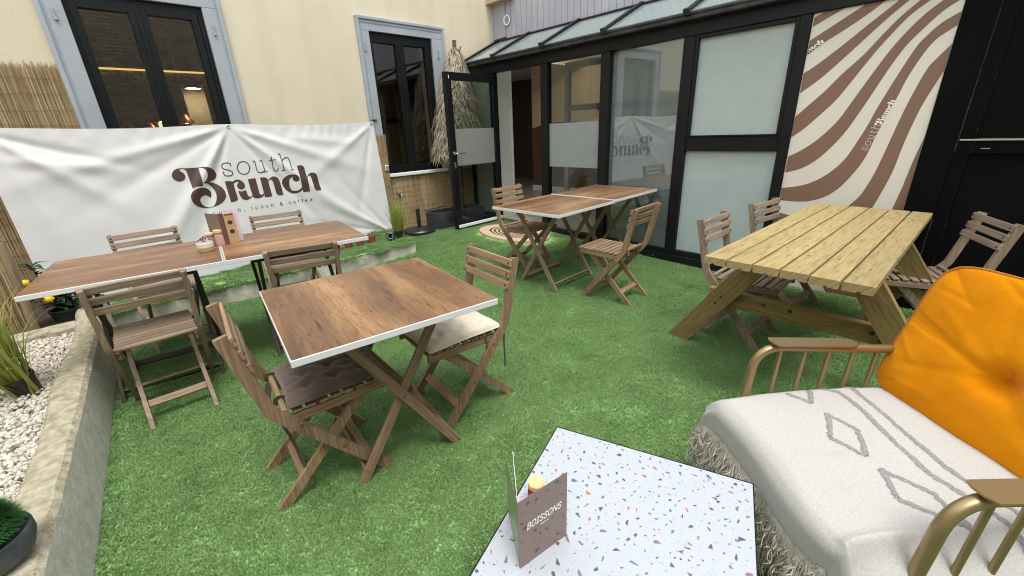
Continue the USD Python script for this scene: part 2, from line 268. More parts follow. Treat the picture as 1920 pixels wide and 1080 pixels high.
def ext(poly, h, M=None):
    """shapely polygon(s) extruded along +z by h, then moved by the 4x4 M"""
    gs = [g for g in getattr(poly, 'geoms', [poly]) if g.area > 1e-9]
    t = trimesh.util.concatenate([trimesh.creation.extrude_polygon(g, h, engine='earcut') for g in gs])
    if M is not None: t.apply_transform(M)
    return t
def frame4(o, x, y, z):
    M = np.eye(4); M[:3, 0], M[:3, 1], M[:3, 2], M[:3, 3] = x, y, z, o
    return M
def tube(sh, pts, r, n=8, closed=False, caps=True):
    pts = np.asarray(pts, float); k = len(pts); rr = np.broadcast_to(np.asarray(r, float), (k,))
    tan = np.gradient(pts, axis=0) if not closed else np.roll(pts, -1, 0) - np.roll(pts, 1, 0)
    tan /= np.maximum(np.linalg.norm(tan, axis=1, keepdims=True), 1e-9)
    ref = V(0, 0, 1) if abs(tan[0][2]) < 0.9 else V(1, 0, 0)
    a = np.cross(tan[0], ref); a /= np.linalg.norm(a); rings = []
    for i in range(k):
        a = a - tan[i] * (a @ tan[i]); a /= np.linalg.norm(a); b = np.cross(tan[i], a)
        th = np.arange(n) / n * 2 * PI
        rings.append(pts[i] + rr[i] * (np.cos(th)[:, None] * a + np.sin(th)[:, None] * b))
    v = np.vstack(rings); f = []
    for i in range(k if closed else k - 1):
        j = (i + 1) % k
        for q in range(n): f.append((i * n + q, i * n + (q + 1) % n, j * n + (q + 1) % n, j * n + q))
    f = np.array(f); f = np.vstack([f[:, [0, 1, 2]], f[:, [0, 2, 3]]])
    if caps and not closed:
        c = len(v); v = np.vstack([v, pts[0], pts[-1]])
        f = np.vstack([f, [(c, (q + 1) % n, q) for q in range(n)], [(c + 1, (k - 1) * n + q, (k - 1) * n + (q + 1) % n) for q in range(n)]])
    s = np.concatenate([[0], np.cumsum(np.linalg.norm(np.diff(pts, axis=0), axis=1))])
    u = np.zeros((len(v), 2)); u[:k * n, 0] = np.repeat(s, n); u[:k * n, 1] = np.tile(np.arange(n) * r if np.ndim(r) == 0 else np.arange(n) * .01, k)
    return sh.add(v, f, u + SRND.random() * 9)
def lathe(prof, n=24, c=(0, 0, 0)):
    prof = np.asarray(prof, float); th = np.arange(n) / n * 2 * PI; k = len(prof)
    v = np.array([(r * math.cos(t), r * math.sin(t), z) for r, z in prof for t in th]) + np.asarray(c, float)
    f = [(i * n + q, i * n + (q + 1) % n, (i + 1) * n + (q + 1) % n, (i + 1) * n + q) for i in range(k - 1) for q in range(n)]
    return Sh().add(v, np.array(f))
def grid(nu, nv, fn):
    u, v = np.meshgrid(np.linspace(0, 1, nu), np.linspace(0, 1, nv), indexing='ij')
    P = fn(u.ravel(), v.ravel())
    i = np.arange(nu * nv).reshape(nu, nv)
    f = np.stack([i[:-1, :-1].ravel(), i[1:, :-1].ravel(), i[1:, 1:].ravel(), i[:-1, 1:].ravel()], 1)
    return P, f
def catmull(p, n=5, closed=True):
    p = np.asarray(p, float); k = len(p); out = []
    for i in range(k if closed else k - 1):
        if closed: a, b, c, d = p[(i - 1) % k], p[i], p[(i + 1) % k], p[(i + 2) % k]
        else: a, b, c, d = p[max(i - 1, 0)], p[i], p[i + 1], p[min(i + 2, k - 1)]
        for t in np.arange(n) / n:
            out.append(.5 * (2 * b + (c - a) * t + (2 * a - 5 * b + 4 * c - d) * t * t + (3 * b - a - 3 * c + d) * t ** 3))
    if not closed: out.append(p[-1])
    return np.array(out)
def letter(p, n=5):
    """outline through the points, kept sharp where it turns sharply"""
    p = np.asarray(p, float); k = len(p); out = []
    def sharp(i):
        a, b = p[i] - p[i - 1], p[(i + 1) % k] - p[i]
        return a @ b / (np.linalg.norm(a) * np.linalg.norm(b) + 1e-12) < 0.55
    sh = [sharp(i) for i in range(k)]
    for i in range(k):
        b, c = p[i], p[(i + 1) % k]
        a = b if sh[i] else p[i - 1]; d = c if sh[(i + 1) % k] else p[(i + 2) % k]
        for t in np.arange(n) / n:
            out.append(.5 * (2 * b + (c - a) * t + (2 * a - 5 * b + 4 * c - d) * t * t + (3 * b - a - 3 * c + d) * t ** 3))
    g = Polygon(out).buffer(0)
    return g
def ss(t): t = np.clip(t, 0, 1); return t * t * (3 - 2 * t)
def gz(x, y): return .125 * ss((np.asarray(y, float) - 1.5) / 2.9) * ss((np.asarray(x, float) - .9) / 2.2)
# ================================================================ the setting
GX = 3.95           # outer face of the glazed front
WY = 5.05           # face of the plastered house wall
ground = Sh().add([(-60, -60, -.09), (60, -60, -.09), (60, 60, -.09), (-60, 60, -.09)], [(0, 1, 2, 3)])
obj('ground', ground, 'concrete_ground', kind='structure')
def curb_x(y): return np.interp(y, [-2, 1.6, 2.4, 3.4, 4.3], [-.60, -.397, -.345, -.290, -.262])
def lawn_fn(u, v):
    y = -2.2 + u * 7.24; x0 = curb_x(y) + .0; x = x0 + v * (GX + .02 - x0)
    return np.stack([x, y, gz(x, y) - .009], 1)
P, f = grid(60, 50, lawn_fn)
obj('lawn_backing', Sh().add(P, f), 'turf_backing', smooth=True, kind='structure')

# artificial grass: small round patches of blades, scattered and overlapping
def patch(seed, n, R, hmin, hmax, lean, wide=.0015):
    g = np.random.default_rng(seed); v = []; f = []
    r = R * np.sqrt(g.random(n)); a = g.random(n) * 2 * PI
    for i in range(n):
        x, y = r[i] * math.cos(a[i]), r[i] * math.sin(a[i]); h = g.uniform(hmin, hmax); w = wide * g.uniform(.7, 1.5); t = g.random() * 2 * PI
        d = V(math.cos(t), math.sin(t), 0); b = d * h * g.uniform(.15, lean); s = V(-d[1], d[0], 0) * w; k = len(v)
        p0 = V(x, y, 0); p1 = p0 + b * .35 + V(0, 0, h * .6); p2 = p0 + b + V(0, 0, h * g.uniform(.78, 1))
        v += [p0 - s, p0 + s, p1 - s * .9, p1 + s * .9, p2]
        f += [(k, k + 1, k + 3), (k, k + 3, k + 2), (k + 2, k + 3, k + 4)]
    return np.array(v), np.array(f)
def scatter(name, pts, zs, protos, material, label, kind='stuff', seed=3, scale=(.85, 1.2), tilt=.16):
    pi = UsdGeom.PointInstancer.Define(stage, path_for(name)); base = str(pi.GetPath()); targets = []
    for k, pr in enumerate(protos):
        o = usdkit.mesh(stage, f'{base}/blades_{k:03d}', pr, MATS[material]); targets.append(o.GetPath())
    g = np.random.default_rng(seed); n = len(pts)
    pi.CreatePrototypesRel().SetTargets(targets)
    pi.CreateProtoIndicesAttr(Vt.IntArray.FromNumpy(g.integers(0, len(protos), n).astype(np.int32)))
    pi.CreatePositionsAttr(Vt.Vec3fArray.FromNumpy(np.column_stack([pts, zs]).astype(np.float32)))
    th = g.random(n) * 2 * PI; ta = g.random(n) * 2 * PI; tl = np.abs(g.normal(0, tilt, n)); q = []
    for i in range(n):
        r = Gf.Rotation(Gf.Vec3d(0, 0, 1), math.degrees(th[i])) * Gf.Rotation(Gf.Vec3d(math.cos(ta[i]), math.sin(ta[i]), 0), math.degrees(tl[i]))
        qq = r.GetQuat(); q.append(Gf.Quath(qq.GetReal(), *qq.GetImaginary()))
    pi.CreateOrientationsAttr(Vt.QuathArray(q))
    s = g.uniform(*scale, n)
    pi.CreateScalesAttr(Vt.Vec3fArray.FromNumpy(np.column_stack([s, s, s * g.uniform(.9, 1.1, n)]).astype(np.float32)))
    tag(pi, label, None, None, kind)
BED = Polygon([(-.26, 4.27), (.42, 4.195), (.69, 4.13), (2.28, 4.03), (2.36, 4.5), (2.46, 5.04), (-.26, 5.04)])
g = np.random.default_rng(11)
N = 5200
gs_ = .068; ax_, ay_ = np.meshgrid(np.arange(-.6, 3.97, gs_), np.arange(-1.2, 5.0, gs_)); pts = np.column_stack([ax_.ravel(), ay_.ravel()]); pts += g.uniform(-.5, .5, pts.shape) * gs_
keep = [(curb_x(y) + .022 < x < GX - .02) and not BED.contains(Point(x, y)) and BED.exterior.distance(Point(x, y)) > .012 for x, y in pts]
pts = pts[keep]
mc_, ms_ = math.cos(math.radians(96)), math.sin(math.radians(96)); mx_, my_ = pts[:, 0] - 3.50, pts[:, 1] - 3.72
pts = pts[((mx_ * mc_ + my_ * ms_) / .58) ** 2 + ((-mx_ * ms_ + my_ * mc_) / .41) ** 2 > 1]
near = np.linalg.norm(pts - V(.5, 1.0), axis=1)
scatter('artificial_grass', pts, gz(pts[:, 0], pts[:, 1]) - .010, [patch(20 + k, 400, .11, .007, .0145, 1.5, .0013) for k in range(6)], 'turf', 'short green artificial grass covering the courtyard floor', tilt=.05, scale=(.92, 1.12))
bp = np.column_stack([g.uniform(-.3, 2.46, 1500), g.uniform(4.03, 5.05, 1500)])
bp = bp[[BED.buffer(.004).contains(Point(*p)) for p in bp]]
bedz = lambda x: np.interp(x, [-.3, .42, .69, 2.28, 2.5], [.128, .146, .160, .197, .199])
obj('raised_bed', ext(BED.buffer(-.10), .1, None).apply_translation((0, 0, .01)), 'soil', kind='structure')
P = np.array([(x, y, bedz(x) + .002) for x, y in BED.exterior.coords[:-1]])
t = trimesh.creation.extrude_polygon(BED.buffer(.006), .01, engine='earcut'); t.vertices[:, 2] += bedz(t.vertices[:, 0]) - .012
obj('bed_turf_backing', t, 'turf_backing', kind='structure')
scatter('bed_grass', bp, bedz(bp[:, 0]) - .008, [patch(60 + k, 380, .075, .009, .018, 1.4) for k in range(3)], 'turf', 'green artificial grass on the raised bed below the banner', seed=4, scale=(.8, 1.05))

# low rough concrete wall in front of the raised bed
def lowwall():
    fr = [(-.27, 4.275), (.42, 4.195), (.69, 4.13), (1.2, 4.095), (1.75, 4.06), (2.28, 4.025)]
    pts = np.array([(np.interp(t, np.linspace(0, 1, 6), [p[0] for p in fr]), np.interp(t, np.linspace(0, 1, 6), [p[1] for p in fr])) for t in np.linspace(0, 1, 90)])
    rows = []
    g = np.random.default_rng(3)
    for x, y in pts:
        zt = bedz(x) - .004 + g.normal(0, .0022); o = g.normal(0, .0018)
        rows.append([(x, y + .10, -.08), (x, y + o, -.08), (x, y - .004 + o, .05), (x, y + o * 1.5, zt - .014), (x + g.normal(0, .002), y + .012, zt), (x, y + .10, zt - .012)])
    R = np.array(rows); k = R.shape[1]; v = R.reshape(-1, 3); i = np.arange(len(v)).reshape(-1, k)
    f = np.stack([i[:-1, :-1].ravel(), i[1:, :-1].ravel(), i[1:, 1:].ravel(), i[:-1, 1:].ravel()], 1)
    s = Sh().add(v, f); n = len(v)
    s.add(R[-1], [(0, 1, 2, 3), (0, 3, 4, 5)]).add(R[0], [(3, 2, 1, 0), (5, 4, 3, 0)])
    return s
w = thing('retaining_wall', 'low rough pale concrete wall holding up the grassy bed below the banner', 'wall')
obj('wall_body', lowwall(), 'concrete_wall', w)
# concrete kerb along the left side
def kerb():
    rows = []; g = np.random.default_rng(8)
    for y in np.linspace(-1.5, 4.30, 130):
        x = float(curb_x(y)); wv = .135 + .012 * math.sin(y * 5) + g.normal(0, .002); z = .268 + g.normal(0, .0018); e = .003 + .006 * max(0, meshkit.noise(V(y * 9, 0, 0), 4) - .45) + .012 * math.exp(-((y - 1.66) / .035) ** 2)
        rows.append([(x + .004, y, -.08), (x, y, .12), (x - .006 - e * .4, y, z - .012 - e), (x - .02 - e, y, z), (x - wv * .5, y, z + .002 + g.normal(0, .001)), (x - wv + .015, y, z - .003), (x - wv, y, z - .02), (x - wv, y, .0)])
    R = np.array(rows); k = R.shape[1]; v = R.reshape(-1, 3); i = np.arange(len(v)).reshape(-1, k)
    f = np.stack([i[:-1, :-1].ravel(), i[:-1, 1:].ravel(), i[1:, 1:].ravel(), i[1:, :-1].ravel()], 1)
    top = Sh(); side = Sh()
    R2 = R[:, 2:]; j = np.arange(R2.shape[0] * R2.shape[1]).reshape(R2.shape[:2]); fn = lambda i: np.stack([i[:-1, :-1].ravel(), i[:-1, 1:].ravel(), i[1:, 1:].ravel(), i[1:, :-1].ravel()], 1)
    top.add(R2.reshape(-1, 3), fn(j)); R1 = R[:, :3]; j = np.arange(R1.shape[0] * 3).reshape(-1, 3); side.add(R1.reshape(-1, 3), fn(j))
    return top, side
kt, ks = kerb()
w = thing('concrete_kerb', 'weathered concrete kerb with a cream rough top between gravel and grass', 'kerb')
obj('kerb_face', ks, 'concrete_side', w, smooth=30); obj('kerb_top', kt, 'concrete_top', w, smooth=30)
w = thing('concrete_edging', 'narrow concrete strip across the far end of the white gravel', 'edging')
obj('edging_strip', bx((-1.6, 3.66, .02), (-.40, 3.80, .262), .008), 'concrete_top', w)
obj('soil', bx((-2.4, 3.80, -.02), (-.275, 5.04, .20), .01), 'soil', kind='structure')
gb = Polygon([(-2.4, -1.5), (-.68, -1.5), (-.50, 1.6), (-.43, 2.6), (-.37, 3.66), (-2.4, 3.66)])
obj('gravel_base', ext(gb, .22).apply_translation((0, 0, -.015)), 'gravel_dust', kind='structure')
# white gravel
def stone(seed):
    g = np.random.default_rng(seed); t = trimesh.creation.icosphere(1, 1.0); v = t.vertices * g.uniform(.6, 1.25, 3); v += g.normal(0, .13, v.shape)
    return v * .011, t.faces
gp = []
g = np.random.default_rng(21)
P = np.column_stack([g.uniform(-1.35, -.40, 22000), g.uniform(.6, 3.66, 22000)])
P = P[P[:, 0] < curb_x(P[:, 1]) - .128]
scatter('white_gravel', P, .209 + g.uniform(0, .022, len(P)), [stone(k) for k in range(7)], 'pebble', 'white pebble gravel inside the kerb', seed=9, scale=(.32, .95), tilt=1.2)

# ================================================================ the plastered house and its windows
house = thing('house', 'cream plastered house wall with two black windows in grey blue surrounds', 'house', (0, 0, 0))
W1 = (.105, 1.02, .86, 2.445); W2 = (2.59, 3.44, .855, 2.43)
def wall_holes():
    wall = sbox(-4, -.08, 8.5, 5.0)
    for w in (W1, W2): wall = wall.difference(sbox(w[0], w[2], w[1], w[3]))
    wall = wall.difference(sbox(4.40, -.1, 7.2, 2.30))      # behind the glazed front the house is open
    return ext(wall, .30, frame4((0, WY + .30, 0), (1, 0, 0), (0, 0, 1), (0, -1, 0)))
obj('wall', wall_holes(), 'plaster', house)
def window(W, out, bottom, sashes):
    x0, x1, z0, z1 = W
    win = UsdGeom.Xform.Define(stage, path_for('window', house)).GetPrim()
    L, R, T = out
    s = Sh()   # painted surround: stepped architrave
    for lo, hi in (((L, WY - .030, bottom), (x0 + .004, WY + .02, z1)), ((x1 - .004, WY - .030, bottom), (R, WY + .02, z1)), ((L, WY - .030, z1), (R, WY + .02, T))):
        obj('surround', bx(lo, hi, .004), 'paint_blue_grey', win)
    e = Sh()   # raised outer moulding
    for a, b in (((L - .018, bottom, L + .016), 1), ((R - .016, bottom, R + .018), 1)):
        obj('moulding', bx((a[0], WY - .044, bottom), (a[2], WY + .01, T), .005), 'paint_blue_grey', win)
        m = .5 * (a[0] + a[2]); k = 1 if m < (x0 + x1) / 2 else -1
        obj('moulding', bx((m + k * .030 - .004, WY - .036, bottom), (m + k * .030 + .004, WY, T - .03), .003), 'paint_blue_grey_dark', win)
    obj('moulding', bx((L - .018, WY - .046, T - .016), (R + .018, WY + .01, T + .018), .005), 'paint_blue_grey', win)
    obj('moulding', bx((L + .02, WY - .036, T - .048), (R - .02, WY, T - .038), .003), 'paint_blue_grey_dark', win)
    # outer black frame
    fy0, fy1 = WY + .005, WY + .075
    obj('frame', bx((x0, fy0, z0), (x0 + .045, fy1, z1)), 'black_frame', win); obj('frame', bx((x1 - .045, fy0, z0), (x1, fy1, z1)), 'black_frame', win)
    obj('frame', bx((x0 + .045, fy0, z1 - .05), (x1 - .045, fy1, z1)), 'black_frame', win); obj('frame', bx((x0 + .045, fy0, z0), (x1 - .045, fy1, z0 + .05)), 'black_frame', win)
    for a, b in sashes:     # glass edges
        obj('sash_stile', bx((a - .05, fy0 - .012, z0 + .035), (a, fy1 - .02, z1 - .035)), 'black_frame', win); obj('sash_stile', bx((b, fy0 - .012, z0 + .035), (b + .05, fy1 - .02, z1 - .035)), 'black_frame', win)
        obj('sash_rail', bx((a, fy0 - .012, z1 - .105), (b, fy1 - .02, z1 - .035)), 'black_frame', win); obj('sash_rail', bx((a, fy0 - .012, z0 + .035), (b, fy1 - .02, z0 + .095)), 'black_frame', win)
        obj('pane', bx((a, fy0 + .02, z0 + .095), (b, fy0 + .026, z1 - .105), .0005), 'glass_dark', win)
    c = (sashes[0][1] + sashes[1][0]) / 2
    obj('sash_stile', bx((c - .016, fy0 - .022, z0 + .04), (c + .016, fy0 - .010, z1 - .04), .003), 'black_frame', win)
    return win
wa = window(W1, (-.03, 1.15, 2.60), .80, ((.19, .49), (.61, .92)))
wb = window(W2, (2.47, 3.61, 2.555), 1.0, ((2.63, 2.925), (3.03, 3.335)))
obj('sill', bx((2.56, WY - .05, .815), (3.50, WY + .02, .855), .004), 'paint_white', wb)
def hook(x, z, win):
    s = Sh(); tube(s, [(x, WY - .03, z + .03), (x, WY - .05, z + .032), (x, WY - .052, z + .01), (x + .004, WY - .045, z - .02)], .004, 6); bar(s, (x, WY - .04, z - .012), (x, WY - .04, z - .05), .022, .012, (0, 1, 0))
    obj('shutter_hook', s, 'paint_blue_grey_dark', win)
hook(.045, 2.28, wa); hook(1.07, 2.28, wa); hook(2.525, 2.27, wb); hook(3.51, 2.27, wb)
# the room behind the two windows
room = thing('dining_room', 'dim dining room seen through the two black windows', 'room')
obj('partition', bx((3.0, 6.9, 0), (3.9, 6.96, 2.6)), 'room_beige', room); obj('partition_frame', bx((2.95, 6.85, 0), (3.0, 6.98, 2.6)), 'black_metal', room); obj('partition_frame', bx((3.0, 6.87, 1.5), (3.9, 6.895, 1.58)), 'black_metal', room)
for lo, hi, m in (((-1.5, 8.6, 0), (3.9, 8.7, 2.7), 'room_dark'), ((-1.6, 5.36, 0), (-1.5, 8.7, 2.7), 'room_dark'), ((3.9, 5.36, 0), (3.96, 8.7, 2.7), 'room_brown'), ((-1.5, 5.36, -.02), (3.9, 8.6, .0), 'room_dark')):
    obj('room_wall', bx(lo, hi), m, room)
obj('room_ceiling', bx((-1.5, 5.36, 2.62), (3.9, 8.6, 2.70)), 'room_ceiling', room)
obj('ceiling_beam', bx((-1.4, 7.3, 2.05), (3.8, 7.5, 2.20)), 'room_ceiling', room)
obj('pillar', bx((1.10, 7.9, 0), (1.36, 8.1, 2.6)), 'room_beige', room)
obj('far_window', bx((.78, 8.585, 1.35), (1.02, 8.599, 1.72)), 'far_window_light', room)
obj('timber_lintel', bx((2.4, 5.9, 2.24), (3.85, 6.1, 2.44)), 'room_brown', room)
tag(obj('led_strip', bx((-.2, 7.27, 2.174), (2.1, 7.294, 2.192)), 'led'), 'warm yellow light strip under the dark ceiling inside the left window', 'light strip')
def pendant(x, y, z, r, m, label):
    p = thing('pendant_lamp', label, 'lamp', (x, y, z))
    obj('lamp_shade', lathe([(.012, .12), (r * .35, .10), (r * .8, .05), (r, 0), (r * .97, 0), (r * .75, .045), (.01, .09)], 20), m, p, smooth=40)
    obj('bulb', trimesh.creation.icosphere(2, .024).apply_translation((0, 0, .02)), 'bulb', p)
    s = Sh(); tube(s, [(0, 0, .12), (0, 0, 2.62 - z)], .004, 5); obj('cord', s, 'black_plastic', p)
plain('copper', (.45, .16, .07), 0.35, 0.8)
pendant(.33, 7.5, 1.50, .12, 'copper', 'copper pendant lamp at the foot of the left window, leftmost of four')
pendant(.56, 7.6, 1.515, .10, 'copper', 'copper pendant lamp low in the left window, second from the left')
pendant(.73, 7.6, 1.60, .12, 'copper', 'copper pendant lamp low in the left window, third from the left')
pendant(1.02, 7.7, 1.58, .10, 'copper', 'copper pendant lamp before the bright far window inside')
pendant(1.37, 7.6, 2.10, .12, 'copper', 'copper pendant lamp high behind the right leaf of the left window')
p = thing('ceiling_spot', 'round white glowing ceiling lamp behind the right leaf of the left window', 'lamp', (1.19, 7.6, 2.02))
obj('lamp_disc', lathe([(.0, -.002), (.085, -.002), (.09, .004)], 20), 'lamp_disc', p); obj('lamp_body', lathe([(.095, .0), (.10, .03), (.03, .06), (.012, .6)], 20), 'black_plastic', p)

# ================================================================ cladding above the glass roof
SX = 4.52
gable = thing('clad_wall', 'lilac grey boarded upper wall above the glass roof', 'wall')
obj('corner_board', bx((SX - .012, 4.80, 2.52), (SX + .05, WY - .002, 4.4), .002), 'paint_siding', gable)
y = 4.795
while y > 1.6:
    y2 = y - .098
    obj('plank', bx((SX - RNG.uniform(0, .002), y2 + .003, 2.47), (SX + .03, y - .002, 4.4), .003), 'paint_siding', gable); y = y2
obj('backing', bx((SX + .03, -2.5, 2.47), (SX + .10, 1.6, 4.4)), 'paint_siding', gable); obj('backing', bx((SX + .031, 1.6, 2.50), (SX + .10, WY - .001, 4.4)), 'paint_siding', gable)
obj('base_trim', bx((SX - .022, -2.5, 2.455), (SX - .002, 4.80, 2.475), .003), 'paint_siding', gable)
vent = Sh().add(*_box(.01, .001, .001, .0001)[:2])
vs = lathe([(0, 0), (.052, 0), (.062, .004), (.066, .012), (.058, .016), (.05, .008), (0, .006)], 24)
def turned(s, o, z):   # lathe axis turned to direction z
    z = np.asarray(z, float); x = np.cross(V(0, 0, 1) if abs(z[2]) < .9 else V(1, 0, 0), z); x /= np.linalg.norm(x); M = np.stack([x, np.cross(z, x), z], 1)
    q = Sh(); v, f, u = s.get(); q.add(v @ M.T + np.asarray(o, float), f, u); return q
ve = obj('air_vent', turned(vs, (SX - .012, 4.755, 2.712), (-1, 0, 0)), 'plastic_white', gable)
for k in range(-3, 4):
    hgt = .085 * math.sqrt(max(0, 1 - (k / 3.7) ** 2)); obj('vent_slat', bx((SX - .026, 4.755 - hgt / 2, 2.712 + k * .0125 - .003), (SX - .018, 4.755 + hgt / 2, 2.712 + k * .0125 + .003)), 'plastic_grey', ve)
obj('soffit_box', bx((SX - .13, 4.60, 2.93), (SX - .013, WY - .003, 3.5)), 'jute', gable)

# ================================================================ glazed front
ver = thing('glass_veranda', 'black framed glass veranda with sloping glass roof along the right side', 'veranda')
def vb(name, y0, y1, z0, z1, x0=GX, x1=GX + .07, m='black_frame', parent=ver, bev=.003): return obj(name, bx((x0, min(y0, y1), z0), (x1, max(y0, y1), z1), bev), m, parent)
ZT = 2.01
vb('post', 3.53, 3.635, -.05, ZT, GX - .012); vb('post', 2.69, 2.80, -.05, ZT, GX - .012); vb('post', 1.835, 1.94, -.05, ZT, GX - .012); vb('post', 1.0, 1.075, -.05, ZT, GX - .012)
vb('post', 4.47, 4.56, .0, ZT, GX - .004); vb('post', 4.97, 5.045, .0, ZT)
vb('header', -2.5, 5.045, ZT, 2.125, GX - .02)
vb('threshold', 3.635, 4.47, .06, .122, GX - .03, GX + .09)
for a, b in ((2.80, 3.53), (1.94, 2.69), (1.075, 1.835)): vb('base_rail', a, b, -.05, .125, GX - .005); 
vb('base_rail', 4.56, 4.97, .05, .20)
# base plinth, one continuous sill
obj('plinth', bx((GX - .028, 1.0, -.05), (GX - .006, 3.60, .07), .003), 'black_frame', ver)
obj('plinth', bx((GX - .035, 3.0, .0), (GX - .029, 3.60, .115), .002), 'black_frame', ver)
vb('mid_rail', 1.075, 1.835, 1.075, 1.195)
# inner frames of the opening lights (a step in front of the glass)
for y0, y1, z0, z1 in ((1.10, 1.81, 1.205, 1.985), ):
    vb('casement', 1.81, 1.835, 1.195, ZT, GX - .006, GX + .05); vb('casement', 1.075, 1.105, 1.195, ZT, GX - .006, GX + .05); vb('casement', 1.105, 1.81, 1.98, ZT, GX - .006, GX + .05); vb('casement', 1.105, 1.81, 1.195, 1.208, GX - .006, GX + .05)
def pane(y0, y1, z0, z1, m, x=GX + .028, name='pane'): return obj(name, bx((x, y0, z0), (x + .008, y1, z1), .0005), m, ver)
p2 = pane(2.80, 3.53, .125, ZT, 'glass_clear')
obj('frosted_band', bx((GX + .0265, 2.80, .882), (GX + .0275, 3.53, 1.370), .0002), 'glass_band', p2)
s = Sh(); bar(s, (GX + .009, 1.94, (ZT + .125) / 2), (GX + .055, 2.69, (ZT + .125) / 2), .008, ZT - .125, (0, 0, 1), .0005); obj('pane', s, 'glass_milky', ver)
pane(1.105, 1.81, 1.208, 1.98, 'glass_frosted'); pane(1.075, 1.835, .125, 1.075, 'glass_frosted')
pane(4.56, 4.97, .20, ZT, 'glass_green')
def bolt(y, z):
    obj('bolt', turned(lathe([(0, .004), (.006, .003), (.007, 0)], 8), (GX - .029, y, z), (-1, 0, 0)), 'plastic_grey', ver)
for yy in (2.62, 2.28, 2.05): bolt(yy, .035)
# roof
gut = Sh()
obj('gutter', bx((GX - .105, -2.5, 2.115), (GX + .0, 4.955, 2.155), .006), 'black_gutter', ver)
obj('gutter', bx((GX - .115, -2.5, 2.150), (GX - .098, 4.955, 2.172), .004), 'black_gutter', ver)
rs = V(GX - .10, 0, 2.172); re = V(SX - .03, 0, 2.468); sl = (re - rs); L = np.linalg.norm(sl); sl /= L; nrm = V(-sl[2], 0, sl[0])
bars = [4.935, 4.32, 3.51, 2.70, 1.88, 1.06, .24, -.58, -1.4]
for k, yb in enumerate(bars):
    s = Sh(); bar(s, rs + V(0, yb, .012) - sl * .03, re + V(0, yb, .02), .045, .04, nrm, .004); rb = obj('roof_bar', s, 'black_frame', ver)
    s = Sh(); bar(s, rs + V(0, yb, .014) - sl * .045, rs + V(0, yb, .014) - sl * .02, .056, .052, nrm, .003); obj('end_cap', s, 'black_plastic', rb)
    if k + 1 < len(bars):
        y2 = bars[k + 1]; s = Sh(); a, b = rs + nrm * .004, re + nrm * .004
        bar(s, a + V(0, (yb + y2) / 2, 0) + sl * .0, b + V(0, (yb + y2) / 2, 0), yb - y2 - .04, .008, nrm, .0008); obj('roof_pane', s, 'glass_roof', ver)
s = Sh(); bar(s, re + V(0, -2.5, .01), re + V(0, 4.955, .01), .05, .03, nrm, .003); obj('ridge_flashing', s, 'black_frame', ver)
s = Sh(); bar(s, rs + V(0, 4.965, -.01), re + V(0, 4.965, -.005), .03, .07, nrm, .003); obj('verge', s, 'black_frame', ver)
# the open door, swung out from the corner side of the opening
door = UsdGeom.Xform.Define(stage, path_for('door', ver)); door.AddTranslateOp().Set(Gf.Vec3d(3.965, 4.44, 0)); door.AddRotateZOp().Set(180.0 + 3.0); door = door.GetPrim()
DW, z0, z1 = .845, .135, 1.975
obj('stile', bx((0, -.03, z0), (.085, .03, z1), .003), 'black_frame', door); obj('stile', bx((DW - .085, -.03, z0), (DW, .03, z1), .003), 'black_frame', door)
obj('top_rail', bx((.085, -.03, z1 - .085), (DW - .085, .03, z1), .003), 'black_frame', door); obj('bottom_rail', bx((.085, -.03, z0), (DW - .085, .03, z0 + .095), .003), 'black_frame', door)
dp = obj('pane', bx((.085, -.006, z0 + .095), (DW - .085, .002, z1 - .085), .0005), 'glass_clear', door)
obj('frosted_band', bx((.085, .0025, .92), (DW - .085, .0035, 1.355), .0002), 'glass_band', door)
obj('weather_strip', bx((.02, .031, z0 + .012), (DW - .02, .042, z0 + .052), .003), 'plastic_white', door)
hd = Sh(); tube(hd, [(DW - .045, .03, 1.075), (DW - .045, .075, 1.075), (DW - .06, .082, 1.075), (DW - .175, .082, 1.073)], .0095, 8)
obj('handle', hd, 'steel', door, smooth=True)
obj('handle_rose', turned(lathe([(0, .01), (.024, .01), (.026, 0)], 18), (DW - .045, .03, 1.075), (0, 1, 0)), 'steel', door)
s = Sh(); bar(s, (DW - .045, .034, .965), (DW - .045, .034, .90), .026, .008, (0, 1, 0), .004); obj('lock_plate', s, 'steel', door)
obj('maker_tag', bx((DW - .055, .0305, 1.905), (DW - .043, .032, 1.94), .0004), 'plastic_white', door)
# interior seen through opening and panes
inn = thing('veranda_room', 'beige and brown interior behind the glass front', 'room')
obj('floor', bx((GX + .03, -2.5, .02), (9.2, 9.5, .095)), 'tile_floor', inn)
obj('side_wall', bx((GX + .05, 4.60, .095), (4.36, 4.70, 2.12)), 'room_white', inn); obj('door_jamb', bx((4.36, 4.585, .095), (4.385, 4.715, 2.12)), 'paint_white', inn)
obj('back_wall', bx((6.6, -2.5, .095), (6.7, 6.33, 2.5)), 'room_beige', inn)
PB = [(6.594, 6.329, .10), (6.594, -2.5, .10), (6.594, -2.5, .9), (6.594, 3.0, .95), (6.594, 4.2, 1.15), (6.594, 5.2, 1.42), (6.594, 5.9, 1.42), (6.594, 6.329, 1.33)]
obj('painted_dado', Sh().add(np.array(PB + [(x + .005, y, z) for x, y, z in PB]), [(0, 1, 2), (0, 2, 3), (0, 3, 4), (0, 4, 5), (0, 5, 6), (0, 6, 7)]), 'room_brown', inn)
obj('skirting', bx((6.58, -2.5, .095), (6.5935, 6.33, .20)), 'paint_white', inn)
obj('corridor_wall', bx((8.2, 5.6, .095), (8.3, 9.4, 2.5)), 'room_dark_brown', inn); obj('corridor_wall', bx((6.7, 6.26, .095), (8.2, 6.33, 2.5)), 'room_brown', inn)
obj('corridor_wall', bx((4.36, 9.0, .095), (8.3, 9.1, 2.5)), 'room_dark_brown', inn)
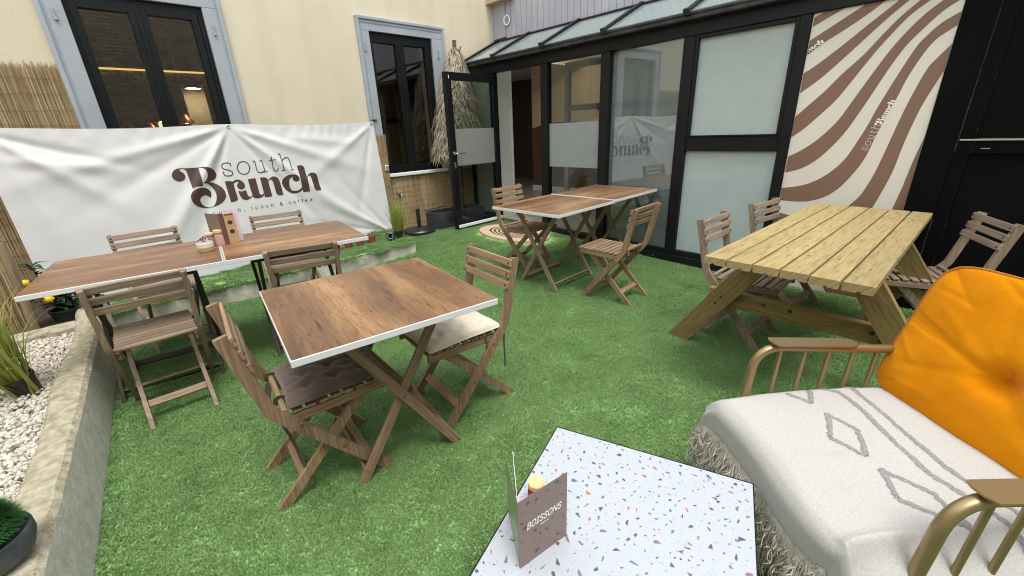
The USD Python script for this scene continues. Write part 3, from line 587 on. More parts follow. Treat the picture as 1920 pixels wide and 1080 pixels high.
obj('end_wall', bx((GX + .05, -2.6, .0), (6.7, -2.5, 2.5)), 'room_beige', inn)
obj('ceiling', bx((SX + .1, -2.5, 2.47), (9.0, 9.2, 2.55)), 'room_white', inn)
# black inner window frame standing behind the second pane, and a counter
for lo, hi in (((5.3, 4.32, .1), (5.36, 4.40, 2.2)), ((5.3, 3.62, .1), (5.36, 3.70, 2.2)), ((5.3, 3.70, 1.55), (5.36, 4.32, 1.63)), ((5.3, 3.70, 2.12), (5.36, 4.32, 2.2)), ((5.3, 3.70, 1.08), (5.36, 4.32, 1.15))): obj('inner_frame', bx(lo, hi), 'plastic_grey', inn)
obj('counter', bx((4.9, .6, .1), (5.4, 3.2, .95)), 'room_dark', inn); obj('shelf_rail', bx((4.6, 1.9, 1.50), (4.66, 3.3, 1.58)), 'room_dark', inn)
p = thing('ceiling_lamp', 'white lamp inside the veranda room', 'lamp', (5.6, 4.6, 2.40)); obj('lamp_disc', lathe([(0, 0), (.09, 0), (.1, .02), (.1, .06)], 20), 'lamp_disc', p)

# ================================================================ striped printed panel and the black sliding front to its right
pan = thing('printed_panel', 'cream panel printed with curving brown stripes beside the glass front', 'panel')
obj('panel', bx((GX + .004, .232, -.04), (GX + .03, .998, 2.008), .001), 'poster_cream', pan)
panel_rect = sbox(.234, .0, .996, 2.006)
M = frame4((GX + .0038, 0, 0), (0, 1, 0), (0, 0, 1), (1, 0, 0)); M[:3, 2] = (-1, 0, 0)
def on_panel(poly, off, h=.0004):   # polygon in (y, z) as a thin print on the panel face
    gs = [q for q in getattr(poly, 'geoms', [poly]) if q.area > 1e-7]
    t = trimesh.util.concatenate([trimesh.creation.extrude_polygon(q, h, engine='earcut') for q in gs]); v = t.vertices.copy()
    t.vertices = np.stack([GX + .004 - off - v[:, 2], v[:, 0], v[:, 1]], 1); t.invert(); return t
# traced outlines of the lettering (1/10 mm on the banner) and of the printed stripes (mm)
GL={"B1":[[12030,9747],[11848,9748],[11604,9756],[11362,9763],[11122,9770],[10812,9802],[10491,9784],[10222,9662],[10037,9449],[9942,9229],[9972,8995],[10097,8819],[10302,8712],[10543,8723],[10737,8843],[10866,9041],[10874,9251],[10783,9424],[10657,9538],[10584,9628],[10689,9720],[10854,9743],[10994,9674],[11082,9489],[11095,9111],[11096,8543],[11092,7995],[11296,8090],[11559,8140],[11940,8118],[11977,8878]],"B2":[[12006,9749],[12356,9775],[12680,9723],[13024,9572],[13240,9334],[13301,9035],[13187,8752],[12963,8579],[12673,8473],[12462,8414],[12805,8326],[13105,8143],[13375,7837],[13520,7468],[13513,7064],[13339,6732],[13041,6471],[12679,6297],[12295,6189],[11934,6145],[11601,6188],[11214,6323],[10939,6538],[10774,6831],[10735,7199],[10793,7433],[10978,7697],[11237,7880],[11553,7971],[11892,7978],[12164,7886],[12367,7689],[12432,7458],[12386,7217],[12235,6989],[12192,7144],[12035,7274],[11829,7302],[11588,7202],[11422,7030],[11387,6789],[11477,6505],[11671,6286],[11906,6200],[12167,6199],[12410,6363],[12597,6637],[12734,6969],[12799,7361],[12744,7716],[12599,8055],[12395,8250],[12203,8331],[11999,8359],[11935,8400],[12158,8472],[12356,8644],[12518,8918],[12556,9205],[12504,9475],[12364,9655],[12173,9720],[12027,9704]],"r":[[13769,8332],[14055,8335],[14274,8301],[14382,8223],[14533,8318],[14761,8384],[14985,8350],[15184,8210],[15314,7990],[15329,7730],[15214,7537],[15021,7441],[14842,7479],[14690,7616],[14666,7834],[14779,8026],[14950,8134],[14801,8192],[14609,8172],[14442,8039],[14404,7764],[14403,7252],[14404,6659],[14288,6494],[14081,6420],[13761,6405],[13761,7437]],"u":[[14640,7350],[14647,7066],[14702,6747],[14870,6489],[15139,6413],[15457,6511],[15702,6688],[15810,6541],[16033,6446],[16280,6432],[16551,6502],[16788,6663],[16783,6890],[16699,6767],[16558,6716],[16430,6802],[16405,6992],[16416,7680],[16426,8361],[15744,8319],[15726,7500],[15734,6842],[15630,6698],[15475,6666],[15375,6748],[15316,6977],[15326,7331],[14924,7262]],"n":[[16844,8343],[17202,8359],[17404,8258],[17556,8055],[17787,8244],[18075,8348],[18328,8312],[18521,8140],[18607,7859],[18597,7314],[18569,6445],[18153,6446],[17979,6596],[17940,6848],[17941,7447],[17895,7965],[17771,8086],[17599,8024],[17507,7874],[17494,7338],[17490,6443],[16800,6440],[16820,7313]],"c":[[20017,8343],[20280,8278],[20461,8104],[20515,7874],[20395,7674],[20164,7615],[19961,7699],[19871,7887],[19929,8047],[20043,8119],[19812,8087],[19567,7892],[19449,7546],[19430,7159],[19514,6841],[19753,6682],[20093,6684],[20419,6841],[20625,7015],[20632,6729],[20348,6566],[20036,6464],[19636,6449],[19282,6591],[18979,6908],[18807,7289],[18776,7622],[18923,7934],[19204,8178],[19572,8332]],"h":[[20653,9169],[21083,9188],[21280,9060],[21343,8859],[21343,7957],[21578,8188],[21850,8332],[22121,8346],[22382,8194],[22494,7924],[22507,7256],[22543,6432],[22026,6438],[21850,6577],[21805,6873],[21803,7565],[21765,7999],[21636,8069],[21471,8000],[21369,7783],[21301,7106],[21296,6444],[20606,6447],[20608,7017],[20627,8087]]}
GS={"s":[[[14616,9657],[14626,9884],[14367,9969],[14058,9914],[13900,9662],[14003,9451],[14337,9324],[14615,9110],[14549,8870],[14228,8796],[13917,8876],[13880,9220]]],"o":[[[15154,9554],[15398,9887],[15734,9984],[16053,9868],[16191,9507],[16091,9138],[15863,8882],[15531,8814],[15255,8941],[15114,9269],[15154,9554]]],"uu":[[[16607,9867],[16763,9938],[16761,9543],[16767,9118],[16864,8871],[17139,8827],[17426,8972]],[[17235,9885],[17442,9954],[17458,9399],[17481,8864]],[[17300,8812],[17723,8893]]],"t":[[[18308,10233],[18314,9716],[18317,9151],[18410,8854],[18639,8903],[18763,9112]],[[18046,9883],[18742,9943]]],"hh":[[[19098,10378],[19259,10428],[19244,9643],[19237,8848]],[[19056,8830],[19417,8859]],[[19238,9687],[19407,9894],[19686,10049],[19947,10030],[20044,9713],[20044,9268],[20054,8818]],[[19876,8799],[20223,8839]]]}
POS=[[[[992,1983],[944,2002],[901,2015],[859,2027]],[[991,1925],[890,1974],[809,2013],[779,2032]]],[[[993,1839],[877,1908],[777,1968],[702,2011],[659,2037]],[[996,1769],[891,1820],[783,1883],[684,1948],[606,2009],[589,2028]]],[[[994,1627],[926,1671],[797,1774],[670,1885],[541,1995],[501,2038]],[[993,1492],[878,1584],[750,1715],[634,1842],[556,1924],[489,1985],[454,2022]]],[[[995,1327],[898,1431],[830,1503],[756,1598],[660,1703],[576,1820],[515,1898],[438,1974],[395,2014]],[[997,1178],[915,1248],[832,1341],[764,1422],[709,1513],[604,1702],[532,1813],[465,1901],[388,1964],[344,1993]]],[[[991,1038],[919,1080],[841,1142],[775,1215],[715,1300],[662,1415],[562,1634],[506,1743],[449,1829],[392,1898],[330,1952],[279,1984]],[[993,916],[895,946],[803,1012],[723,1111],[661,1212],[616,1316],[579,1409],[503,1608],[450,1723],[394,1802],[320,1890],[257,1937],[225,1957]]],[[[997,793],[872,818],[775,864],[689,938],[624,1030],[576,1154],[540,1265],[502,1404],[407,1687],[362,1768],[306,1832],[232,1879]],[[992,695],[886,694],[794,704],[698,745],[620,818],[559,921],[511,1040],[480,1194],[430,1399],[404,1517],[381,1594],[344,1690],[309,1746],[266,1781],[230,1809]]],[[[595,621],[538,692],[482,782],[440,926],[414,1069],[391,1220],[361,1394],[317,1574],[280,1641],[232,1711]],[[429,617],[398,698],[370,813],[343,951],[327,1124],[303,1295],[284,1389],[257,1484],[232,1565],[215,1603]]],[[[308,608],[289,705],[271,848],[257,1003],[234,1170]],[[198,622],[197,714],[176,855],[190,1005],[218,1170]]]]
TAG={"h":[14098,5425],"comma":[14598,5394],"l":[15298,5420],"u":[15618,5404],"n":[16148,5417],"c":[16634,5420],"h2":[17115,5435],"amp":[17987,5445],"c2":[18867,5459],"o":[19338,5443],"f":[19849,5442],"f2":[20276,5455],"e":[20582,5457],"e2":[21096,5468]}
stripes = []
for a, b in POS:
    A, B = catmull(np.array(a) / 1000, 6, False), catmull(np.array(b) / 1000, 6, False)
    stripes.append(Polygon(np.vstack([A, B[::-1]])).buffer(0).intersection(panel_rect))
stripes.append(Polygon([(1.0, .60), (.86, .57), (.70, .50), (.50, .38), (.36, .2), (.30, .0), (.55, .0), (.66, .2), (.8, .33), (1.0, .40)]).intersection(panel_rect))
for q in stripes:
    if q.area > 1e-5: obj('stripe', on_panel(q, .0003), 'poster_brown', pan)
# logo outlines in banner metres (s along, t up)
GLY = {k: letter(np.array(v) / 10000) for k, v in GL.items()}
BRUNCH = list(GLY.values())
THIN = []
for k, ls in GS.items():
    for q, l in enumerate(ls):
        p = np.array(l) / 10000; cl = k == 'o'
        c = catmull(p[:-1] if cl else p, 6, cl)
        if cl: c = np.vstack([c, c[:1]])
        w = .0042 if len(p) > 2 else .0030
        THIN.append(LineString(c).buffer(w, cap_style=2))
soft = unary_union(THIN); logo_b = unary_union(BRUNCH)
def placed_text(poly, o, u, size0, size1, ref):
    """logo polygon moved so that ref -> o, with its baseline along u in (y, z) seen from the yard"""
    k = size1 / size0; u = np.asarray(u, float) / np.linalg.norm(u); n = V(u[1], -u[0])    # up = left of the reading direction as seen from -x (y runs to the left)
    return affinity.affine_transform(poly, [k * u[0], k * n[0], k * u[1], k * n[1], o[0] - k * (u[0] * ref[0] + n[0] * ref[1]), o[1] - k * (u[1] * ref[0] + n[1] * ref[1])])
sb = soft.bounds; lb = logo_b.bounds
rd = V(.433 - .511, 1.386 - 1.0826); Ltot = np.linalg.norm(rd)
obj('lettering', on_panel(placed_text(soft, (.511, 1.0826), rd, sb[2] - sb[0], Ltot * .56, (sb[0], sb[1])), .0009), 'poster_white', pan)
o2 = V(.511, 1.0826) + rd * .54
obj('lettering', on_panel(placed_text(logo_b, o2, rd, lb[2] - lb[0], Ltot * .52, (lb[0], lb[1] + .04)), .0009), 'poster_white', pan)
rd2 = V(.9026 - .993, 1.8154 - 1.7514)
q = placed_text(logo_b, V(.9026, 1.8154), rd2, lb[2] - lb[0], .20, (lb[2], lb[1] + .06)).intersection(panel_rect)
band = stripes[1]
if q.difference(band).area > 1e-6: obj('lettering', on_panel(q.difference(band), .0009), 'poster_ink', pan)
if q.intersection(band).area > 1e-6: obj('lettering', on_panel(q.intersection(band), .0009), 'poster_white', pan)
blk = thing('black_sliding_front', 'matt black panelled sliding front at the right end of the yard', 'sliding door')
obj('stile', bx((GX - .012, .078, -.05), (GX + .05, .229, 2.008), .002), 'black_panel', blk)
obj('stile', bx((GX - .002, .004, -.05), (GX + .05, .072, 2.008), .002), 'black_panel', blk)
obj('rail', bx((GX - .002, -2.5, 1.07), (GX + .05, .003, 1.145), .002), 'black_panel', blk); obj('metal_trim', bx((GX - .008, -2.5, 1.147), (GX + .02, .068, 1.157), .001), 'steel', blk)
obj('upper_board', bx((GX + .012, -2.5, 1.158), (GX + .05, .003, 2.008), .002), 'black_panel', blk); obj('lower_board', bx((GX + .012, -2.5, -.05), (GX + .05, .003, 1.068), .002), 'black_panel', blk)
obj('pull_handle', bx((GX - .004, -.075, 1.098), (GX - .0025, -.035, 1.104), .001), 'plastic_grey', blk)
# the far sides of the yard, behind the photographer
yard = thing('yard_wall', 'brown house wall closing the yard behind the viewer', 'wall')
obj('wall_body', bx((-6.0, -4.75, -.08), (GX, -4.6, 5.6)), 'neighbour_wall', yard)

fen = thing('side_wall', 'plain wall closing the yard on the left beyond the gravel', 'wall')
obj('wall_body', bx((-2.55, -4.6, -.08), (-2.42, 5.04, 3.2)), 'plaster', fen)
# ================================================================ reed screens
def reed_mesh(p0, p1, z0, z1, n, seed, depth=.018, r=.0035):
    """vertical reeds between the plan points p0 and p1; z0, z1 give foot and top at 0..1 along"""
    g = np.random.default_rng(seed); p0, p1 = V(*p0), V(*p1); d = (p1 - p0) / np.linalg.norm(p1 - p0); nn = V(d[1], -d[0]); vs, fs = [], []; c = 0
    L = np.linalg.norm(p1 - p0)
    for i in range(n):
        t = g.random(); b = z0(t) + g.uniform(-.005, .01); tp = z1(t) + g.normal(0, .018); lean = g.normal(0, .018); o = g.uniform(0, depth); rr = r * g.uniform(.6, 1.35)
        P = p0 + d * (t * L) + nn * o; Q = P + d * lean; k = 3
        a = np.arange(k) / k * 2 * PI + g.random() * 6
        ring = lambda C, z, q: np.column_stack([C[0] + q * np.cos(a) * abs(d[0]) + q * np.sin(a) * nn[0], C[1] + q * np.cos(a) * d[1] + q * np.sin(a) * nn[1], np.full(k, z)])
        m = (P + Q) / 2 + d * g.normal(0, .003)
        vs += [ring(P, b, rr), ring(m, (b + tp) / 2, rr * .95), ring(Q, tp, rr * .55)]
        for lv in (0, 1):
            for q in range(k): fs.append((c + lv * k + q, c + lv * k + (q + 1) % k, c + (lv + 1) * k + (q + 1) % k, c + (lv + 1) * k + q))
        c += 3 * k
    return Sh().add(np.vstack(vs), np.array(fs))
def reed_screen(label, p0, p1, z0, z1, n, seed, ties, group=None, depth=.018):
    t = thing('reed_screen', label, 'reed screen', group=group)
    obj('reeds', reed_mesh(p0, p1, z0, z1, int(n * 1.5), seed, depth), 'reed', t, kind='stuff')
    a, b = V(*p0), V(*p1); d = (b - a) / np.linalg.norm(b - a); nn = V(d[1], -d[0])
    for k, z in enumerate(ties):
        q = np.linspace(0, 1, 40); g = np.random.default_rng(seed * 7 + k); s = Sh()
        pts = [(*(a + (b - a) * x + nn * (depth + .003 + .002 * (i % 2))), z + .008 * math.sin(x * 9 + k * 2) + g.normal(0, .0025)) for i, x in enumerate(q)]
        tube(s, pts, .0012, 4); obj('tie_wire', s, 'reed_tie', t)
    return t
reed_screen('tall reed screen on the wall left of the left window', (-2.3, WY - .004), (-.055, WY - .004), lambda t: .16, lambda t: 1.905, 1500, 1, [.30, .42, .54, .66, .78, .90, 1.02, 1.14, 1.26, 1.38, 1.49, 1.60, 1.71, 1.82], depth=.03)
reed_screen('reed screen under the sill of the window beside the straw parasol', (2.46, WY - .004), (3.93, WY - .004), lambda t: .05, lambda t: .812, 1150, 2, [.12, .19, .26, .33, .40, .47, .54, .61, .68, .75])
reed_screen('narrow strip of reeds beside the right edge of the banner', (2.47, WY - .05), (2.575, WY - .05), lambda t: .05, lambda t: 1.30, 110, 3, [.5, .7, .9, 1.1])
reed_screen('old reed screen standing at the end of the gravel behind the lemon bush', (-1.7, 4.02), (-.635, 3.96), lambda t: .19, lambda t: .60 + .16 * t, 560, 4, [.32, .46, .60], depth=.03)
t = thing('wooden_post', 'grey wooden stake at the edge of the old reed screen', 'post', (-.615, 3.94, .18), 0, tilt=(0, 3, 0))
s = Sh(); tube(s, [(0, 0, 0), (.004, 0, .3), (0, .004, .62)], [.026, .024, .022], 9); obj('stake', s, 'wood_weathered', t, smooth=True)

# ================================================================ the banner
BA = V(-.56982, 4.56972, .14); BS = V(.99509107, .09896342, 0); BT = V(-.00933201, .09383462, .99554406); BN = np.cross(BS, BT)
GRM = [(.03, 1.30), (1.537, 1.313), (3.045, 1.315), (3.015, .03), (.03, .03)]
FOLDS = [((1.537, 1.313), (.72, .25), .020, .02, .085), ((1.537, 1.313), (1.02, .30), -.012, .02, .06), ((1.537, 1.313), (.45, .75), -.012, .02, .08), ((1.537, 1.313), (2.52, .35), .015, .02, .07), ((1.537, 1.313), (2.3, .12), -.010, .015, .06), ((1.537, 1.313), (2.75, .85), .016, .02, .085), ((1.537, 1.313), (.1, .95), .014, .02, .07),
         ((3.045, 1.315), (2.2, .80), .012, .02, .08), ((3.045, 1.315), (2.62, .2), -.008, .02, .07), ((3.015, .03), (2.15, .62), .018, .012, .075), ((3.015, .03), (2.5, .75), -.010, .015, .06), ((3.015, .03), (1.9, .35), -.009, .012, .06), ((.03, 1.30), (.62, .72), .016, .02, .08), ((.03, 1.30), (.8, 1.0), -.012, .02, .05), ((.03, 1.30), (.25, .3), .008, .02, .08),
         ((.05, 1.12), (.65, 1.02), .012, .04, .05), ((2.0, 1.2), (2.75, 1.12), .009, .05, .05)]
def wr(s, t):
    s, t = np.asarray(s, float), np.asarray(t, float); w = np.zeros_like(s)
    for a, b, A, w0, w1 in FOLDS:
        a, b = V(*a), V(*b); d = b - a; L = np.linalg.norm(d); d /= L
        q = ((s - a[0]) * d[0] + (t - a[1]) * d[1]) / L; e = (s - a[0]) * -d[1] + (t - a[1]) * d[0]
        wd = w0 + (w1 - w0) * np.clip(q, 0, 1.3)
        w += 1.15 * A * np.exp(-(e / wd) ** 2) * ss(q * 5) * ss((1.35 - q) / .75)
    p = np.stack([s * 5, t * 9, s * 0], -1)
    w += .006 * (meshkit.fbm(p * .55, 3, 5) - .5) + .010 * (meshkit.noise(np.stack([s * 1.4, t * 1.2, s * 0], -1), 9) - .5)
    fine = np.exp(-((t - 1.26) / .05) ** 2); w += fine * .0035 * np.sin(s * 46 + 3 * np.sin(s * 5)) * (.4 + .6 * np.sin(s * 2.1) ** 2)
    return w
def ban(s, t, off=0.0):
    s, t = np.asarray(s, float), np.asarray(t, float)
    w = wr(s, t)
    return BA + s[..., None] * BS + t[..., None] * BT + (w + off)[..., None] * BN
def banfn(u, v):
    top = 1.338 - .022 * np.abs(np.sin((u * 3.06 - 1.537) / 1.52 * PI)) ** 1.5
    bot = .012 * np.abs(np.sin(u * PI)) - .004
    return ban(u * 3.055 + .025 * v * (u - .3), bot + v * (top - bot))
P, f = grid(260, 130, banfn)
bn = thing('banner', 'white vinyl banner with a brown brunch logo hung along the house wall', 'banner')
obj('cloth', Sh().add(P, f), 'banner', bn, smooth=True)
for s0, t0 in GRM: obj('grommet', turned(lathe([(.004, .004), (.013, .005), (.017, .001), (.017, 0)], 16), ban(V(s0), V(t0), .0015)[0], BN), 'plastic_grey' if s0 > 3.03 or s0 < 1 else 'steel', bn)
def on_banner(poly, off=.0022):
    gs = [q for q in getattr(poly, 'geoms', [poly]) if q.area > 1e-7]
    t = trimesh.util.concatenate([trimesh.creation.extrude_polygon(q, .001, engine='earcut') for q in gs])
    v, f = trimesh.remesh.subdivide_to_size(t.vertices, t.faces, .03, max_iter=12)
    return Sh().add(ban(v[:, 0], v[:, 1], 0) + (off + v[:, 2:] * .3) * BN, f)
for k, q in GLY.items(): obj('letter', on_banner(q), 'ink_brown', bn)
obj('lettering', on_banner(soft), 'ink_dark', bn)
CH = dict(h='h', comma=',', l='l', u='u', n='n', c='c', h2='h', amp='&', c2='c', o='o', f='f', f2='f', e='e', e2='e')
tgs = [(CH[k], v[0] / 10000) for k, v in TAG.items()] + [(c, 1.41 - .052 * (5 - i) - .003) for i, c in enumerate('brunc')]
lt = Sh()
for c, s0 in tgs:
    q = meshkit.text_mesh(c, .034, .001); v, f = trimesh.remesh.subdivide_to_size(q.vertices, q.faces, .03); lt.add(ban(v[:, 0] + s0, v[:, 1] + .5425) + (.0022 + v[:, 2:] * .3) * BN, f)
obj('lettering', lt, 'ink_dark', bn)
obj('bracket', bx((2.455, WY - .05, 1.488), (2.535, WY - .004, 1.498), .002), 'black_plastic', bn)

# ================================================================ folding chairs
def profile(pts, w, th, y):
    """flat piece cut to a bent centre line in the side view (x, z), th thick about y"""
    poly = LineString(pts).buffer(w / 2, cap_style=2, join_style=1, quad_segs=3)
    poly = poly.buffer(-.003, join_style=1, quad_segs=2).buffer(.003, quad_segs=2)
    t = trimesh.creation.extrude_polygon(poly, th, engine='earcut'); v = t.vertices.copy()
    t.vertices = np.stack([v[:, 0], y + th / 2 - v[:, 2], v[:, 1]], 1)
    o = SRND.random() * 20
    return Sh().add(t.vertices, t.faces, np.stack([t.vertices[:, 2] * 1.1 + o, t.vertices[:, 0] * 1.0 + v[:, 2] + o * 1.3], 1))
def make_chair(label, loc, rz, material, group=None):
    t = thing('folding_chair', label, 'chair', loc, rz, group)
    UsdShade.MaterialBindingAPI.Apply(t).Bind(MATS[material])
    W = .177
    for sgn in (1, -1):
        obj('post', profile([(-.028, .762), (.046, .452), (.055, .435), (.075, .408), (.412, -.006)], .040, .021, sgn * W), None, t)
        obj('rear_leg', profile([(-.008, -.006), (.372, .378)], .036, .019, sgn * .134), None, t)
        obj('seat_rail', bar(Sh(), (.095, sgn * .155, .379), (.458, sgn * .155, .385), .018, .034), None, t)
        for s, z in ((.125, .362), (.248, .198)): obj('bolt', turned(lathe([(.002, .004), (.007, .003), (.008, 0)], 8), (s, sgn * (W + .0105), z), (0, sgn, 0)), 'brass_dark', t)
    obj('dowel', tube(Sh(), [(.088, -.165, .418), (.088, .165, .418)], .0115, 10), None, t)
    for k, z in enumerate((.742, .690, .638)):
        x = -.028 + (.762 - z) * .2387 + .0255
        obj('back_slat', bar(Sh(), (x, -.193, z), (x, .193, z), .013, .036, (-.2325, 0, .9726), .003), None, t)
        for sgn in (1, -1): obj('bolt', turned(lathe([(.001, .003), (.005, .002), (.006, 0)], 6), (x + .0068, sgn * W, z), (1, 0, .24)), 'black_plastic', t)
    for k in range(8):
        s = .128 + k * .0455; obj('seat_slat', bar(Sh(), (s, -.166, .4075 + .0005 * k), (s, .166, .4075 + .0005 * k), .034, .013, (0, 0, 1), .003), None, t)
    obj('stretcher', bar(Sh(), (.093, -.124, .092), (.093, .124, .092), .036, .014, (1, 0, -1), .002), None, t)
    obj('stretcher', bar(Sh(), (.333, -.167, .095), (.333, .167, .095), .040, .014, (1, 0, 1), .002), None, t)
    return t
def Z(x, y): return float(gz(x, y)) - .006
_usd_mesh = usdkit.mesh
CH1 = (-.039, 2.49); 
CHAIRS = [
 ('grey brown folding chair with its back to the viewer before the table by the kerb', (-.039, 2.49), 89.2, 'wood_weathered'),
 ('folding chair behind the left end of the long table, against the white banner', (.078, 3.886), -86, 'wood_grey'),
 ('dark folding chair pushed under the long table beside the low concrete wall', (.683, 2.478), 76, 'wood_weathered'),
 ('folding chair behind the long table under the coffee lettering of the banner', (.916, 3.802), -96, 'wood_grey'),
 ('folding chair with a dark brown cushion at the single table', (.160, 1.634), -6.0, 'wood_warm'),
 ('folding chair with a pale sand cushion at the single table', (1.280, 1.550), 174.1, 'wood_warm'),
 ('folding chair on the oval mat by the open door', (2.76, 2.985), -86, 'wood_warm'),
 ('warm brown folding chair standing free in front of the far tables', (2.819, 1.572), 93, 'wood_warm'),
 ('folding chair at the near corner of the plank table, facing its long side', (2.764, 1.027), -90.3, 'wood_grey'),
 ('folding chair between the striped panel and the plank table', (3.49, .954), -97.8, 'wood_grey'),
 ('grey folding chair against the black front, right of the plank table', (3.53, -.175), 113, 'wood_grey'),
]
for lb_, (x, y), a, mt in CHAIRS: make_chair(lb_, (x, y, Z(x, y)), a, mt, None)

# ================================================================ folding tables with laminate tops
def x_frame(t, x, y0, y1, zt, material):
    """one crossed pair of legs in the plane at x, spread along y"""
    for k, (a, b) in enumerate(((y0, y1), (y1, y0))):
        o = .0105 * (1 if k else -1)
        s = Sh(); bar(s, (x + o, a, -.004), (x + o, b, zt), .036, .019, (1, 0, 0)); obj('leg', s, material, t)
    obj('bolt', turned(lathe([(.002, .004), (.007, .003), (.008, 0)], 8), (x - .0205, (y0 + y1) / 2, zt / 2), (-1, 0, 0)), 'brass_dark', t)
def make_table(label, c, rz, sx, sy, lam, frames, spread, legm, group=None, grain=0, zt=.711, axis='x', dz=0):
    """sx, sy: top; frames: positions of the two crossed pairs along the axis; spread: (from, to) across it"""
    g0 = Z(*c) + .0
    t = thing('folding_table', label, 'table', (c[0], c[1], g0), rz, group); H = zt + dz - g0
    obj('tabletop', bx((-sx / 2, -sy / 2, H - .024), (sx / 2, sy / 2, H), .0015), 'edge_white', t)
    s = Sh(); v, f = _box(sx - .006, sy - .006, .0012, .0003); uv = v[:, [0, 1]] if grain == 0 else v[:, [1, 0]]; s.add(v + V(0, 0, H + .0007), f, uv + SRND.random() * 0)
    obj('laminate', s, lam, t)
    leg = UsdGeom.Xform.Define(stage, path_for('leg_frame', t)); 
    if axis == 'y': leg.AddRotateZOp().Set(90.0)
    leg = leg.GetPrim()
    zl = H - .026; a, b = spread
    for x in frames: x_frame(leg, x, a, b, zl, legm)
    for y in (a, b):
        obj('top_rail', bar(Sh(), (frames[0] - .02, y, zl - .03), (frames[1] + .02, y, zl - .03), .018, .036), legm, leg)
        q = a + (b - a) * .07 if y == a else b - (b - a) * .07
        obj('stretcher', bar(Sh(), (frames[0], q, .05), (frames[1], q, .05), .036, .014, (0, .7 if y == a else -.7, .7)), legm, leg)
    return t
make_table('square folding table with oak laminate top standing alone in the middle', (.655, 1.555), -7.6, .735, .755, 'laminate_a', (-.20, .25), (-.215, .215), 'wood_warm', grain=1, axis='y')
n_ = V(math.cos(math.radians(-7.5)), math.sin(math.radians(-7.5)))
lc = V(.385, 3.03)
make_table('left half of the long table by the kerb, no dishes on it', tuple(lc - n_ * .398), -7.5, .786, .725, 'laminate_b', (-.22, .24), (-.21, .21), 'wood_dark')
make_table('right half of the long table in front of the banner', tuple(lc + n_ * .398), -7.5, .786, .725, 'laminate_c', (-.24, .22), (-.21, .21), 'wood_dark')
n_ = V(math.cos(math.radians(2.2)), math.sin(math.radians(2.2))); fc = V(3.128, 2.395)
make_table('folding table before the open door, its white edge towards the mat', tuple(fc - n_ * .3975), 2.2, .783, .725, 'laminate_d', (-.225, .295), (-.21, .21), 'wood_weathered')
make_table('folding table touching the glass front', tuple(fc + n_ * .3975), 2.2, .783, .725, 'laminate_e', (-.20, .20), (-.21, .21), 'wood_weathered', dz=.006)

# ================================================================ plank table
pt = thing('plank_table', 'sturdy pine table of six planks on slanted legs, benches removed', 'table', (2.84, .415, 0), -1.6)
pw = .1065
for k in range(6):
    yc = (k - 2.5) * pw; prof = sbox(-pw / 2 + .0040, -.035, pw / 2 - .0040, 0).buffer(-.003).buffer(.003, quad_segs=2)
    prof = prof.difference(Point(RNG.uniform(-.008, .008), -.035).buffer(.0075, quad_segs=4))
    L0, L1 = -.90 + RNG.uniform(-.006, .006), .885
    tt = trimesh.creation.extrude_polygon(prof, L1 - L0, engine='earcut'); v = tt.vertices; o = SRND.random() * 20
    s = Sh().add(np.stack([v[:, 2] + L0, v[:, 0] + yc, v[:, 1] + .727 + RNG.uniform(-.001, .001)], 1), tt.faces[:, ::1], np.stack([v[:, 2] + o, v[:, 0] + v[:, 1] + o * 1.3], 1)); pk_ = obj('plank', s, 'wood_pine', pt)
    for _ in range(int(RNG.integers(3, 6))):
        kx, ky, kr = RNG.uniform(L0 + .08, L1 - .08), yc + RNG.uniform(-.035, .035), RNG.uniform(.003, .0065); a_ = np.arange(9) / 9 * 2 * PI
        obj('knot', Sh().add(np.vstack([np.column_stack([kx + kr * 1.7 * np.cos(a_), ky + kr * np.sin(a_), np.full(9, .7286)]), [(kx, ky, .7289)]]), [(i, (i + 1) % 9, 9) for i in range(9)]), 'knot_brown', pk_)
    for sx_ in (-.385, .50):
        for sy_ in (-.028, .028): obj('screw', lathe([(0, .7290), (.0035, .7289), (.004, .728)], 7, (sx_ + .045, yc + sy_, 0)), 'plastic_grey', pk_)
for x in (-.385, .50):
    for sgn in (1, -1):
        s = Sh(); a, b = V(x, sgn * .635, -.02), V(x, sgn * .170, .69); d = (b - a) / np.linalg.norm(b - a)
        poly = Polygon([(sgn * .70, -.004), (sgn * .565, -.004), (sgn * .088, .690), (sgn * .232, .690)])
        tt = trimesh.creation.extrude_polygon(poly, .044, engine='earcut'); v = tt.vertices; o = SRND.random() * 20
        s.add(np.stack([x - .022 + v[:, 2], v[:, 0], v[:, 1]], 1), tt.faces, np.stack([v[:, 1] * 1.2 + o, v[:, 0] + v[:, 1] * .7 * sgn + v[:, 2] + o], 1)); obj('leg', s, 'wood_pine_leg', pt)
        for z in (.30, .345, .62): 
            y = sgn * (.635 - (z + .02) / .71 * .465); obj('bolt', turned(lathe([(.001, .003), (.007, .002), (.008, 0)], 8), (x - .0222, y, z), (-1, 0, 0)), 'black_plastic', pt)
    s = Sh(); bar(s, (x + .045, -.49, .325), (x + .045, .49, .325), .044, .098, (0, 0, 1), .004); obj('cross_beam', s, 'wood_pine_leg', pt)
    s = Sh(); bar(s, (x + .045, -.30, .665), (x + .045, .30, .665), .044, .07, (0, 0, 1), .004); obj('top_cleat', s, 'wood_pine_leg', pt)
    for yy in (-.30, -.34, .18, .36, .05): obj('knot', turned(lathe([(0, .0008), (.010, .0006), (.012, 0)], 8), (x + .0228, yy, .325 + .02 * math.sin(yy * 40)), (-1, 0, 0)), 'wood_dark', pt)

